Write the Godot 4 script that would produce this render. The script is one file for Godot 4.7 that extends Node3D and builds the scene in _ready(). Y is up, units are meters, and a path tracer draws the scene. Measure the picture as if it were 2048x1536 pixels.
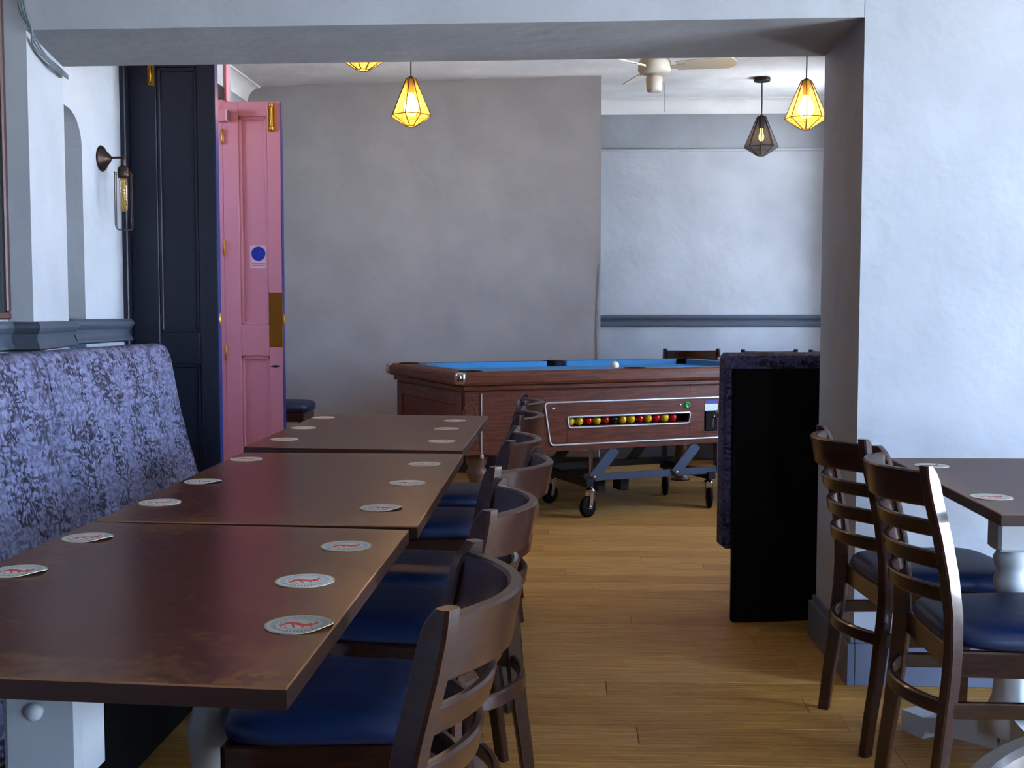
extends Node3D
# A pub room seen through a wide opening: long tables in a row, chairs, velvet benches, a pool table beyond.
# X is right, Y is up; d (distance into the rooms) is -Z.

var M := {}
var used := {}
var noise := FastNoiseLite.new()
var rng := RandomNumberGenerator.new()
var uvf = null

func _ready():
	rng.seed = 7
	camera_and_light()
	make_materials()
	structure()
	doors()
	benches()
	tables()
	chairs()
	pool_table()
	lamps()
	small_things()

# ------------------------------------------------------------------ camera, sky, exposure
func camera_and_light():
	var cam := Camera3D.new()
	cam.name = "camera"
	cam.position = Vector3(0, 1.19, 0)
	cam.rotation_degrees = Vector3(-3.51, 2.621, 0)
	cam.fov = 37.7
	cam.near = 0.05
	cam.far = 200.0
	add_child(cam)
	cam.current = true
	var we := WorldEnvironment.new()
	we.name = "environment"
	var e := Environment.new()
	var sm := ProceduralSkyMaterial.new()
	sm.sky_top_color = Color(0.64, 0.76, 0.94)
	sm.sky_horizon_color = Color(0.80, 0.88, 0.985)
	sm.ground_horizon_color = Color(0.78, 0.81, 0.85)
	sm.ground_bottom_color = Color(0.76, 0.79, 0.83)
	sm.sky_energy_multiplier = 9.0
	sm.ground_energy_multiplier = 10.5
	var sky := Sky.new()
	sky.sky_material = sm
	e.background_mode = Environment.BG_SKY
	e.sky = sky
	e.ambient_light_source = Environment.AMBIENT_SOURCE_SKY
	e.tonemap_mode = Environment.TONE_MAPPER_LINEAR
	e.tonemap_exposure = 0.385
	e.sdfgi_enabled = true
	e.ssao_enabled = true
	e.ssil_enabled = true
	we.environment = e
	add_child(we)

# ------------------------------------------------------------------ small helpers
func V(x: float, y: float, d: float) -> Vector3:
	return Vector3(x, y, -d)

func S() -> SurfaceTool:
	var st := SurfaceTool.new()
	st.begin(Mesh.PRIMITIVE_TRIANGLES)
	st.set_smooth_group(-1)
	return st

func vert(st: SurfaceTool, p: Vector3):
	if uvf != null:
		st.set_uv(uvf.call(p))
	st.add_vertex(p)

func facet(st: SurfaceTool, pts: Array, out: Vector3):
	var n := Vector3.ZERO
	for i in range(1, pts.size() - 1):
		n += (pts[i] - pts[0]).cross(pts[i + 1] - pts[0])
	var flip: bool = n.dot(out) > 0.0
	for i in range(1, pts.size() - 1):
		vert(st, pts[0])
		if flip:
			vert(st, pts[i + 1]); vert(st, pts[i])
		else:
			vert(st, pts[i]); vert(st, pts[i + 1])

func box(st: SurfaceTool, lo: Vector3, hi: Vector3, bev := 0.0, xf := Transform3D()):
	var c := (lo + hi) * 0.5
	var h := (hi - lo) * 0.5
	var b: float = min(bev, min(h.x, min(h.y, h.z)) * 0.49)
	st.set_smooth_group(-1)
	for ax in 3:
		for s in [-1.0, 1.0]:
			var pts := []
			for k in [[-1, -1], [1, -1], [1, 1], [-1, 1]]:
				var p := Vector3.ZERO
				p[ax] = s * h[ax]
				p[(ax + 1) % 3] = k[0] * (h[(ax + 1) % 3] - b)
				p[(ax + 2) % 3] = k[1] * (h[(ax + 2) % 3] - b)
				pts.append(xf * (c + p))
			var o := Vector3.ZERO
			o[ax] = s
			facet(st, pts, xf.basis * o)
	if b <= 0.0:
		return
	for ax in 3:
		var a1 := (ax + 1) % 3
		var a2 := (ax + 2) % 3
		for s1 in [-1.0, 1.0]:
			for s2 in [-1.0, 1.0]:
				var pts := []
				for k in [[-1, 0], [1, 0], [1, 1], [-1, 1]]:
					var p := Vector3.ZERO
					p[ax] = k[0] * (h[ax] - b)
					p[a1] = s1 * (h[a1] - (b if k[1] == 1 else 0.0))
					p[a2] = s2 * (h[a2] - (0.0 if k[1] == 1 else b))
					pts.append(xf * (c + p))
				var o := Vector3.ZERO
				o[a1] = s1
				o[a2] = s2
				facet(st, pts, xf.basis * o)
	for sx in [-1.0, 1.0]:
		for sy in [-1.0, 1.0]:
			for sz in [-1.0, 1.0]:
				var sg := Vector3(sx, sy, sz)
				var pts := []
				for ax in 3:
					var p := Vector3.ZERO
					for k in 3:
						p[k] = sg[k] * (h[k] - (0.0 if k == ax else b))
					pts.append(xf * (c + p))
				facet(st, pts, xf.basis * sg)

func prism(st: SurfaceTool, poly: PackedVector2Array, o: Vector3, ax: Vector3, ay: Vector3, h: Vector3):
	st.set_smooth_group(-1)
	var tris := Geometry2D.triangulate_polygon(poly)
	var P := []
	for p in poly:
		P.append(o + ax * p.x + ay * p.y)
	for i in range(0, tris.size(), 3):
		var a: Vector3 = P[tris[i]]
		var b: Vector3 = P[tris[i + 1]]
		var c: Vector3 = P[tris[i + 2]]
		facet(st, [a, b, c], -h)
		facet(st, [a + h, b + h, c + h], h)
	var area := 0.0
	for i in poly.size():
		area += poly[i].cross(poly[(i + 1) % poly.size()])
	for i in poly.size():
		var j := (i + 1) % poly.size()
		var e := poly[j] - poly[i]
		var n2 := Vector2(e.y, -e.x) * signf(area)
		facet(st, [P[i], P[j], P[j] + h, P[i] + h], ax * n2.x + ay * n2.y)

# rings of equally many points; how: "side" keeps the long edges sharp, "all" is round, "flat" is faceted
func loft(st: SurfaceTool, rings: Array, how := "side", caps := true):
	var n: int = rings[0].size()
	var mids := []
	for r in rings:
		var m := Vector3.ZERO
		for p in r:
			m += p
		mids.append(m / n)
	for i in rings.size() - 1:
		for k in n:
			var j := (k + 1) % n
			st.set_smooth_group(-1 if how == "flat" else (k + 2 if how == "side" else 1))
			var q := [rings[i][k], rings[i][j], rings[i + 1][j], rings[i + 1][k]]
			var mid: Vector3 = (q[0] + q[1] + q[2] + q[3]) * 0.25
			facet(st, q, mid - (mids[i] + mids[i + 1]) * 0.5)
	if caps:
		st.set_smooth_group(-1)
		var last: int = rings.size() - 1
		facet(st, rings[0], mids[0] - mids[1])
		facet(st, rings[last], mids[last] - mids[last - 1])

func lathe(st: SurfaceTool, prof: Array, seg := 20, xf := Transform3D(), how := "all"):
	var rows := []
	for p in prof:
		var row := []
		for k in seg:
			var a := TAU * k / seg
			row.append(xf * Vector3(p.x * cos(a), p.y, p.x * sin(a)))
		rows.append(row)
	for i in prof.size() - 1:
		var e: Vector2 = prof[i + 1] - prof[i]
		var group := i + 2 if how == "bands" else 1
		for k in seg:
			var j := (k + 1) % seg
			st.set_smooth_group(group)
			var am := TAU * (k + 0.5) / seg
			var out := xf.basis * Vector3(e.y * cos(am), -e.x, e.y * sin(am))
			var q := [rows[i][k], rows[i][j], rows[i + 1][j], rows[i + 1][k]]
			if prof[i].x < 1e-5:
				q = [rows[i][k], rows[i + 1][j], rows[i + 1][k]]
			elif prof[i + 1].x < 1e-5:
				q = [rows[i][k], rows[i][j], rows[i + 1][k]]
			facet(st, q, out)
	st.set_smooth_group(-1)

func ball_shape(st: SurfaceTool, c: Vector3, r: float, seg := 20):
	var prof := []
	for i in seg / 2 + 1:
		var a := -PI / 2 + PI * i / (seg / 2)
		prof.append(Vector2(max(0.0, r * cos(a)), r * sin(a)))
	lathe(st, prof, seg, Transform3D(Basis(), c))

func tube(st: SurfaceTool, pts: Array, r: float, seg := 8, closed := false):
	var rings := []
	var n := pts.size()
	var up := Vector3.UP
	for i in n:
		var a: Vector3 = pts[(i - 1 + n) % n] if closed or i > 0 else pts[i]
		var b: Vector3 = pts[(i + 1) % n] if closed or i < n - 1 else pts[i]
		var t := (b - a).normalized()
		if i == 0:
			up = Vector3.UP if abs(t.y) < 0.9 else Vector3.RIGHT
		var s := t.cross(up).normalized()
		up = s.cross(t).normalized()
		var ring := []
		for k in seg:
			var an := TAU * k / seg
			ring.append(pts[i] + (s * cos(an) + up * sin(an)) * r)
		rings.append(ring)
	if closed:
		rings.append(rings[0])
	loft(st, rings, "all", not closed)

# a straight bar of rectangular section between two points
func bar(st: SurfaceTool, a: Vector3, b: Vector3, w: float, h: float, up := Vector3.UP, bev := 0.0):
	var z := (b - a).normalized()
	var x := up.cross(z).normalized()
	var y := z.cross(x).normalized()
	var L := (b - a).length()
	box(st, Vector3(-w / 2, -h / 2, 0), Vector3(w / 2, h / 2, L), bev, Transform3D(Basis(x, y, z), a))

func numbered(called: String) -> String:
	if not used.has(called):
		used[called] = 0
		return called
	used[called] += 1
	return "%s_%03d" % [called, used[called]]

func part(called: String, st: SurfaceTool, m: Material, parent: Node) -> MeshInstance3D:
	st.generate_normals()
	var o := MeshInstance3D.new()
	o.mesh = st.commit()
	o.material_override = m
	o.name = called
	parent.add_child(o, true)
	return o

func thing(called: String, label: String, category: String, at := Vector3.ZERO, turn := 0.0, group := "") -> Node3D:
	var o := Node3D.new()
	o.name = numbered(called)
	add_child(o)
	o.position = at
	o.rotation.y = turn
	o.set_meta("label", label)
	o.set_meta("category", category)
	if group:
		o.set_meta("group", group)
	return o

func solo(called: String, st: SurfaceTool, m: Material, label: String, category: String, group := "") -> MeshInstance3D:
	var o := part(numbered(called), st, m, self)
	o.set_meta("label", label)
	o.set_meta("category", category)
	if group:
		o.set_meta("group", group)
	return o

func struct(called: String, st: SurfaceTool, m: Material) -> MeshInstance3D:
	var o := part(called, st, m, self)
	o.set_meta("kind", "structure")
	return o

func struct_node(called: String) -> Node3D:
	var o := Node3D.new()
	o.name = called
	add_child(o)
	o.set_meta("kind", "structure")
	return o

func copy_of(o: Node3D, label: String) -> Node3D:
	var c := o.duplicate()
	c.name = numbered(str(o.name).rstrip("0123456789_"))
	add_child(c)
	c.set_meta("label", label)
	return c

# ------------------------------------------------------------------ materials
func mat(c: Color, rough := 0.6, metal := 0.0) -> StandardMaterial3D:
	var m := StandardMaterial3D.new()
	m.albedo_color = c
	m.roughness = rough
	m.metallic = metal
	return m

func image_of(w: int, h: int, f: Callable) -> ImageTexture:
	var im := Image.create(w, h, false, Image.FORMAT_RGB8)
	for y in h:
		for x in w:
			im.set_pixel(x, y, f.call(x, y))
	return ImageTexture.create_from_image(im)

func seamless(size: int, freq: float, octaves: int, seed_value: int) -> Image:
	noise.noise_type = FastNoiseLite.TYPE_SIMPLEX
	noise.fractal_type = FastNoiseLite.FRACTAL_FBM
	noise.fractal_octaves = octaves
	noise.frequency = freq
	noise.seed = seed_value
	return noise.get_seamless_image(size, size)

func bump(m: StandardMaterial3D, freq: float, strength: float, seed_value: int):
	var im := seamless(512, freq, 4, seed_value)
	im.convert(Image.FORMAT_RGBA8)
	im.bump_map_to_normal_map(strength)
	m.normal_enabled = true
	m.normal_texture = ImageTexture.create_from_image(im)

func triplanar(m: StandardMaterial3D, scale: Vector3, world := true):
	m.uv1_triplanar = true
	m.uv1_world_triplanar = world
	m.uv1_scale = scale

func plaster(c: Color, rough := 0.75, seed_value := 3) -> StandardMaterial3D:
	var m := mat(Color.WHITE, rough)
	var big := seamless(256, 0.012, 4, seed_value)
	m.albedo_texture = image_of(256, 256, func(x, y):
		var k: float = 1.0 + (big.get_pixel(x, y).r - 0.5) * 0.09
		return Color(c.r * k, c.g * k, c.b * k))
	bump(m, 0.03, 2.0, seed_value + 1)
	m.normal_scale = 0.25
	triplanar(m, Vector3(0.5, 0.5, 0.5))
	return m

func grain(w: int, h: int, dark: Color, light: Color, seed_value: int, along := 6.0) -> ImageTexture:
	noise.noise_type = FastNoiseLite.TYPE_SIMPLEX
	noise.fractal_type = FastNoiseLite.FRACTAL_FBM
	noise.fractal_octaves = 5
	noise.seed = seed_value
	noise.frequency = 1.0
	return image_of(w, h, func(x, y):
		var u: float = float(x) / w
		var v: float = float(y) / h
		# blended ends so that it repeats along u
		var a := noise.get_noise_2d(u * along, v * 26.0)
		var b := noise.get_noise_2d((u - 1.0) * along, v * 26.0)
		var fine := noise.get_noise_2d(u * along * 6.0, v * 120.0 + 40.0)
		var t: float = lerp(a, b, smoothstep(0.75, 1.0, u)) * 0.75 + fine * 0.35 + 0.5
		return dark.lerp(light, clampf(t, 0.0, 1.0)))

func make_materials():
	M.wall = plaster(Color(0.70, 0.72, 0.745), 0.7, 3)
	M.rear_dark = mat(Color(0.26, 0.18, 0.13), 0.5)  # unseen rear wall, made dark to cut reflections and fill light
	M.grey_wall = plaster(Color(0.60, 0.62, 0.645), 0.65, 5)
	M.ceiling = plaster(Color(0.92, 0.92, 0.915), 0.8, 9)
	M.rail_paint = mat(Color(0.30, 0.33, 0.38), 0.38)
	M.skirt = mat(Color(0.40, 0.43, 0.50), 0.4)
	M.skirt_dark = mat(Color(0.17, 0.19, 0.25), 0.4)
	M.white_paint = mat(Color(0.80, 0.82, 0.83), 0.42)
	M.navy = mat(Color(0.105, 0.125, 0.185), 0.42)
	M.navy_edge_lit = mat(Color(0.10, 0.15, 0.42), 0.35)  # navy brightened: the blue light on the edge is put into its colour
	M.pink = mat(Color(0.86, 0.59, 0.66), 0.45)
	M.brass = mat(Color(0.72, 0.55, 0.22), 0.32, 1.0)
	M.brass_plate = mat(Color(0.56, 0.40, 0.13), 0.45, 0.8)
	M.chrome = mat(Color(0.86, 0.87, 0.88), 0.16, 1.0)
	M.trim_metal = mat(Color(0.84, 0.85, 0.86), 0.34, 0.55)
	M.bronze = mat(Color(0.26, 0.20, 0.18), 0.38, 0.7)
	M.black = mat(Color(0.02, 0.018, 0.02), 0.85)
	M.black.metallic_specular = 0.25
	M.rubber = mat(Color(0.025, 0.025, 0.03), 0.7)
	M.rubber.metallic_specular = 0.25
	M.steel = mat(Color(0.30, 0.34, 0.41), 0.36, 0.35)
	M.steel_dark = mat(Color(0.10, 0.115, 0.15), 0.4, 0.3)
	M.cable = mat(Color(0.42, 0.47, 0.50), 0.5)
	M.plank_base = mat(Color(0.18, 0.13, 0.09), 0.8)
	# dark stained chair wood
	var cw := mat(Color.WHITE, 0.3)
	cw.albedo_texture = grain(256, 128, Color(0.11, 0.046, 0.028), Color(0.23, 0.115, 0.066), 21, 3.0)
	cw.metallic_specular = 0.35
	cw.clearcoat_enabled = true
	cw.clearcoat = 0.6
	cw.clearcoat_roughness = 0.1
	triplanar(cw, Vector3(2, 3, 2), false)
	M.chair_wood = cw
	# mahogany of the pool table, grain running level
	var mh := mat(Color.WHITE, 0.45)
	mh.metallic_specular = 0.35
	mh.albedo_texture = grain(512, 256, Color(0.27, 0.12, 0.07), Color(0.42, 0.215, 0.13), 31, 3.0)
	mh.clearcoat_enabled = true
	mh.clearcoat = 0.12
	mh.clearcoat_roughness = 0.2
	triplanar(mh, Vector3(1.2, 2.4, 1.2), false)
	M.mahogany = mh
	M.leg_wood = mat(Color(0.36, 0.25, 0.19), 0.4)
	# blue seat vinyl
	var vn := mat(Color(0.035, 0.125, 0.27), 0.38)
	bump(vn, 0.09, 3.0, 41)
	vn.normal_scale = 0.25
	triplanar(vn, Vector3(6, 6, 6), false)
	M.vinyl = vn
	M.baize = mat(Color(0.22, 0.50, 0.70), 0.9)
	# floor planks in three tones
	M.planks = []
	for k in 3:
		var pm := mat(Color.WHITE, 0.46)
		pm.metallic_specular = 0.4
		var t: float = [0.0, 0.035, -0.03][k]
		pm.albedo_texture = grain(512, 128, Color(0.60 + t, 0.42 + t, 0.205 + t), Color(0.76 + t, 0.575 + t, 0.305 + t), 51 + k, 4.0)
		M.planks.append(pm)
	# crushed velvet: pile sheen put into the colour, pale lilac-blue with dark plum flecks where it lies the other way
	var big := seamless(512, 0.006, 3, 61)
	var mid := seamless(512, 0.022, 3, 62)
	var fine := seamless(512, 0.07, 3, 63)
	var vel := mat(Color.WHITE, 0.62)
	var squig := seamless(512, 0.042, 3, 64)
	vel.albedo_texture = image_of(512, 512, func(x, y):
		var m: float = mid.get_pixel(x, y).r
		var sx: int = int(x + 26.0 * (m - 0.5)) & 511
		var f: float = squig.get_pixel(sx, y).r
		var ridge: float = absf(f - 0.5) * 2.0
		var clump: float = smoothstep(0.40, 0.62, big.get_pixel(x, y).r * 0.55 + m * 0.45)
		var t: float = clampf(1.0 - (0.35 + 0.65 * clump) * (1.0 - smoothstep(0.12, 0.48, ridge)), 0.0, 1.0)
		var c := Color(0.065, 0.045, 0.08).lerp(Color(0.48, 0.49, 0.61), t)
		return c.lerp(Color(0.64, 0.675, 0.79), clampf((fine.get_pixel(x, y).r - 0.5) * 1.6, 0.0, 0.45) * t))
	vel.metallic_specular = 0.25
	triplanar(vel, Vector3(1.05, 1.05, 1.05))
	M.velvet = vel
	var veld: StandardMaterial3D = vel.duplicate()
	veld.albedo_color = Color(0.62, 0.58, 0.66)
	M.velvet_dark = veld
	# worn table tops
	M.tops = []
	for k in 2:
		var b1 := seamless(512, 0.008, 4, 71 + k)
		var b2 := seamless(512, 0.03, 5, 75 + k)
		var streak := seamless(512, 0.02, 4, 79 + k)
		var tm := mat(Color.WHITE, 0.26)
		tm.albedo_texture = image_of(512, 768, func(x, y):
			var yy: int = y % 512
			var n1: float = b1.get_pixel(x, yy).r
			var n2: float = b2.get_pixel(x, yy).r
			var s: float = streak.get_pixel((x * 4) & 511, (yy / 3) & 511).r
			var c := Color(0.26, 0.10, 0.06).lerp(Color(0.34, 0.16, 0.09), clampf(n2 * 0.8 + s * 0.5 - 0.15, 0.0, 1.0))
			var edge: float = min(min(x, 511 - x) / 512.0 * 0.68, min(y, 767 - y) / 768.0 * 1.1)
			var wear: float = smoothstep(0.56, 0.80, n1 * 0.35 + n2 * 0.5 + 0.46 * exp(-edge * 10.0))
			return c.lerp(Color(0.46, 0.31, 0.17), wear * 0.8))
		tm.roughness = 0.24
		tm.metallic_specular = 0.4
		tm.clearcoat_enabled = true
		tm.clearcoat = 0.12
		tm.clearcoat_roughness = 0.22
		M.tops.append(tm)
	M.top_edge = mat(Color(0.19, 0.10, 0.075), 0.4)
	M.worn_edge = mat(Color(0.50, 0.34, 0.21), 0.5)
	# beer mat print: white card, pale ring of grey marks, red figure, a row of dark letters
	var mt := mat(Color.WHITE, 0.7)
	mt.albedo_texture = image_of(192, 192, func(x, y):
		var p := Vector2((x - 95.5) / 96.0, (y - 95.5) / 96.0)
		var r := p.length()
		var a := atan2(p.y, p.x)
		var c := Color(0.90, 0.90, 0.86)
		if r > 0.93:
			return Color(0.80, 0.74, 0.58)
		if r > 0.66 and r < 0.84:
			if a > 0.5 and a < 2.64:
				var s: float = fposmod(a * 7.0, 1.0)
				if s < 0.55 and r > 0.68 and r < 0.82 and fposmod(a * 21.0 + r * 9.0, 1.0) < 0.6:
					c = Color(0.15, 0.16, 0.20)
			elif fposmod(a * 5.0 + sin(r * 40.0), 1.0) < 0.45:
				c = Color(0.62, 0.66, 0.72)
		elif r < 0.58:
			var q := p.rotated(0.5)
			var body: float = abs(q.y - 0.18 * sin(q.x * 6.0)) - 0.16 * (1.0 - abs(q.x) * 1.3)
			var limb: float = abs(fposmod(q.x * 4.0 + 0.2, 1.0) - 0.5) - 0.13
			if body < 0.0 or (limb < 0.0 and abs(q.y) < 0.36 and abs(q.x) < 0.42 and q.y > -0.05):
				c = Color(0.80, 0.22, 0.17)
			elif r > 0.53:
				c = Color(0.76, 0.70, 0.66)
		return c)
	M.mat_print = mt
	M.mat_card = mat(Color(0.86, 0.82, 0.70), 0.8)
	M.glass = mat(Color(0.9, 0.95, 1.0, 0.08), 0.02)
	M.glass.transparency = BaseMaterial3D.TRANSPARENCY_ALPHA
	M.bulb_glass = mat(Color(0.85, 0.72, 0.45, 0.30), 0.03)
	M.bulb_glass.transparency = BaseMaterial3D.TRANSPARENCY_ALPHA
	M.bulb = mat(Color(1, 0.9, 0.65), 0.4)
	M.bulb.emission_enabled = true
	M.bulb.emission = Color(1.0, 0.80, 0.42)
	M.bulb.emission_energy_multiplier = 30.0
	M.gauze = mat(Color(0.80, 0.64, 0.26, 0.42), 0.6)  # bulb glow put into the colour; the mesh itself is grey
	M.gauze.transparency = BaseMaterial3D.TRANSPARENCY_ALPHA
	M.gauze.backlight_enabled = true
	M.gauze.backlight = Color(0.5, 0.38, 0.14)
	M.gauze_grey = mat(Color(0.20, 0.20, 0.23, 0.72), 0.6)
	M.gauze_grey.transparency = BaseMaterial3D.TRANSPARENCY_ALPHA
	M.wire = mat(Color(0.06, 0.055, 0.06), 0.5, 0.4)
	M.fan_white = mat(Color(0.80, 0.79, 0.74), 0.45)
	M.ball_yellow = mat(Color(0.85, 0.68, 0.10), 0.12)
	M.ball_red = mat(Color(0.66, 0.07, 0.08), 0.12)
	M.ball_black = mat(Color(0.03, 0.035, 0.06), 0.1)
	M.ball_white = mat(Color(0.92, 0.90, 0.82), 0.1)
	M.recess = mat(Color(0.28, 0.05, 0.04), 0.6)
	M.green = mat(Color(0.15, 0.62, 0.22), 0.3)
	M.paper = mat(Color(0.86, 0.88, 0.92), 0.6)
	M.label_blue = mat(Color(0.16, 0.20, 0.55), 0.5)
	M.sign_blue = mat(Color(0.10, 0.22, 0.68), 0.4)
	M.scuff = mat(Color(0.16, 0.07, 0.10), 0.7)
	M.mirror_dark = plaster(Color(0.13, 0.16, 0.17), 0.25, 91)
	M.frame_wood = mat(Color(0.30, 0.20, 0.19), 0.4)

# ------------------------------------------------------------------ room shell
func wall_box(called: String, m: Material, boxes: Array):
	var st := S()
	for b in boxes:
		box(st, Vector3(b[0], b[2], -b[5]), Vector3(b[1], b[3], -b[4]))
	return struct(called, st, m)

func structure():
	# floor: a dark sub-floor and real boards
	var st := S()
	box(st, Vector3(-3.6, -0.2, -9.6), Vector3(4.95, -0.012, 2.4))
	box(st, Vector3(-3.6, -0.0121, -1.304), Vector3(4.95, 0.0, 2.4))
	box(st, Vector3(2.9, -0.0121, -9.6), Vector3(4.95, 0.0, -1.304))
	var fl := struct("floor", st, M.plank_base)
	var row := 0
	var d := 1.305
	while d < 9.3:
		var x := -2.45 - rng.randf() * 1.15
		while x < 2.9:
			var L := 1.42
			var x0: float = max(x, -2.45)
			var x1: float = min(x + L, 2.9)
			if x1 - x0 > 0.03:
				var s := S()
				var ou := rng.randf()
				var ov := rng.randf()
				uvf = func(p): return Vector2((p.x - x0) / 1.6 + ou, (-p.z - d) / 0.42 + ov)
				box(s, Vector3(x0 + 0.0007, -0.012, -(d + 0.1345)), Vector3(x1 - 0.0007, 0.0, -(d + 0.0008)), 0.0012)
				uvf = null
				part("plank", s, M.planks[rng.randi() % 3], fl)
			x += L
		d += 0.1355
		row += 1
	# ceilings
	wall_box("ceiling", M.ceiling, [[-3.6, 4.95, 2.93, 3.1, 3.62, 9.6], [-3.6, 4.95, 2.70, 3.1, -2.4, 3.62]])
	# dividing wall: two piers and the beam, left reveal splayed
	st = S()
	var yl := 2.108
	var yr := 2.118
	prism(st, PackedVector2Array([Vector2(-3.6, -3.62), Vector2(-1.737, -3.62), Vector2(-1.856, -4.15), Vector2(-3.6, -4.15)]), Vector3.ZERO, Vector3.RIGHT, Vector3.BACK, Vector3(0, 2.93, 0))
	struct("wall_pier_left", st, M.wall)
	st = S()
	prism(st, PackedVector2Array([Vector2(0.937, -3.62), Vector2(4.95, -3.62), Vector2(4.95, -4.15), Vector2(0.935, -4.15)]), Vector3.ZERO, Vector3.RIGHT, Vector3.BACK, Vector3(0, 2.93, 0))
	prism(st, PackedVector2Array([Vector2(-1.9, yl), Vector2(0.936, yr), Vector2(0.936, 2.93), Vector2(-1.9, 2.93)]), V(0, 0, 3.621), Vector3.RIGHT, Vector3.UP, V(0, 0, 0.528))
	struct("wall_front", st, M.wall)
	# near room shell
	wall_box("wall_left_near", M.wall, [[-2.1, -1.822, 0, 2.93, -2.4, 3.62]])
	wall_box("wall_rear", M.rear_dark, [[-2.1, 1.9, 0, 2.93, -2.4, -2.2], [2.4, 4.95, 0, 2.93, -2.4, -2.2], [1.9, 2.4, 0, 0.7, -2.4, -2.2], [1.9, 2.4, 2.4, 2.93, -2.4, -2.2]])
	# left wall beyond the opening, with a round-cornered niche against the pier
	st = S()
	var poly := PackedVector2Array([Vector2(4.15, 0), Vector2(4.15, 1.0), Vector2(4.337, 1.0), Vector2(4.337, 1.84)])
	for i in 9:
		var a := PI / 2 * i / 8.0
		poly.append(Vector2(4.337 - 0.135 + 0.135 * cos(a), 1.84 + 0.135 * sin(a)))
	poly.append_array([Vector2(4.15, 1.985), Vector2(4.15, 2.93), Vector2(4.73, 2.93), Vector2(4.73, 0)])
	prism(st, poly, Vector3(-1.872, 0, 0), Vector3.FORWARD, Vector3.UP, Vector3(-0.13, 0, 0))
	box(st, V(-2.2, 0, 4.83), V(-2.0, 2.93, 4.15))
	box(st, V(-2.2, 2.44, 6.3), V(-1.872, 2.93, 4.73))
	box(st, V(-2.2, 0, 6.33), V(-1.872, 2.93, 6.2))
	struct("wall_left_middle", st, M.wall)
	wall_box("wall_left_far", M.wall, [[-2.7, -2.43, 0, 2.93, 6.33, 9.6], [-2.7, -2.2, 0, 2.93, 6.2, 6.33]])
	# lobby behind the doors
	wall_box("wall_lobby", M.pink, [[-3.5, -3.3, 0, 1.95, 4.5, 6.6], [-3.5, -3.3, 2.55, 2.93, 4.5, 6.6], [-3.5, -3.3, 1.95, 2.55, 4.5, 5.2], [-3.5, -3.3, 1.95, 2.55, 5.75, 6.6], [-3.3, -2.2, 0, 2.93, 4.5, 4.7], [-3.3, -2.2, 0, 2.93, 6.35, 6.5]])
	# chimney breast (grey) and the wall behind
	st = S()
	prism(st, PackedVector2Array([Vector2(-2.45, -8.62), Vector2(0.271, -8.33), Vector2(0.271, -9.4), Vector2(-2.45, -9.4)]), Vector3.ZERO, Vector3.RIGHT, Vector3.BACK, Vector3(0, 2.93, 0))
	struct("wall_back_left", st, M.wall)
	wall_box("wall_back_right", M.wall, [[0.2, 4.95, 0, 2.525, 9.3, 9.5]])
	wall_box("wall_back_frieze", M.grey_wall, [[0.2, 4.95, 2.525, 2.93, 9.301, 9.5]])
	# right outer wall with window openings
	var RX := 3.6
	var FX := 2.45
	var win := [[-1.2, -0.8, RX], [0.3, 1.0, RX], [1.7, 2.8, RX], [5.65, 6.65, FX], [8.05, 8.75, FX]]
	st = S()
	for rm in [[RX, -2.4, 3.62, 0, 3, 0.12, 2.45], [FX, 4.15, 9.6, 3, 5, 0.8, 2.72]]:
		var x: float = rm[0]
		var lo: float = rm[5]
		var hi: float = rm[6]
		box(st, V(x, 0, rm[2]), V(x + 0.25, lo, rm[1]))
		box(st, V(x, hi, rm[2]), V(x + 0.25, 2.93, rm[1]))
		var prev: float = rm[1]
		for k in range(rm[3], rm[4]):
			box(st, V(x, lo, win[k][0]), V(x + 0.25, hi, prev))
			prev = win[k][1]
		box(st, V(x, lo, rm[2]), V(x + 0.25, hi, prev))
	struct("wall_right", st, M.wall)
	for i in win.size():
		var w: Array = win[i]
		var wx: float = w[2]
		var lo: float = 0.12 if i < 3 else 0.8
		var hi: float = 2.45 if i < 3 else 2.72
		var n := struct_node("window_%d" % (i + 1))
		var s := S()
		for y in [lo, (lo + hi) * 0.5 - 0.02, hi - 0.05]:
			box(s, V(wx + 0.1, y, w[1]), V(wx + 0.16, y + 0.05, w[0]))
		for wd in [w[0], (w[0] + w[1]) * 0.5 - 0.02, w[1] - 0.05]:
			box(s, V(wx + 0.1, lo, wd + 0.05), V(wx + 0.16, hi, wd))
		part("window_frame", s, M.white_paint, n)
		s = S()
		box(s, V(wx + 0.128, lo, w[1]), V(wx + 0.132, hi, w[0]))
		part("pane", s, M.glass, n)
		s = S()
		box(s, V(wx - 0.06, lo - 0.035, w[1] + 0.05), V(wx + 0.1, lo, w[0] - 0.05), 0.006)
		part("window_sill", s, M.white_paint, n)
	# street window of the lobby
	var lw := struct_node("window_6")
	st = S()
	for y in [1.95, 2.51]:
		box(st, V(-3.44, y, 5.75), V(-3.38, y + 0.04, 5.2))
	for wd in [5.2, 5.71]:
		box(st, V(-3.44, 1.95, wd + 0.04), V(-3.38, 2.55, wd))
	part("window_frame", st, M.white_paint, lw)
	st = S()
	box(st, V(-3.412, 1.95, 5.75), V(-3.408, 2.55, 5.2))
	part("pane", st, M.glass, lw)
	# unseen rear window, added to light the near floor and chair tops
	var rw := struct_node("window_7")
	st = S()
	for y in [0.7, 1.5, 2.35]:
		box(st, V(1.9, y, -2.28), V(2.4, y + 0.05, -2.34))
	for wx2 in [1.9, 2.35]:
		box(st, V(wx2, 0.7, -2.28), V(wx2 + 0.05, 2.4, -2.34))
	part("window_frame", st, M.white_paint, rw)
	st = S()
	box(st, V(1.9, 0.7, -2.308), V(2.4, 2.4, -2.312))
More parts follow.
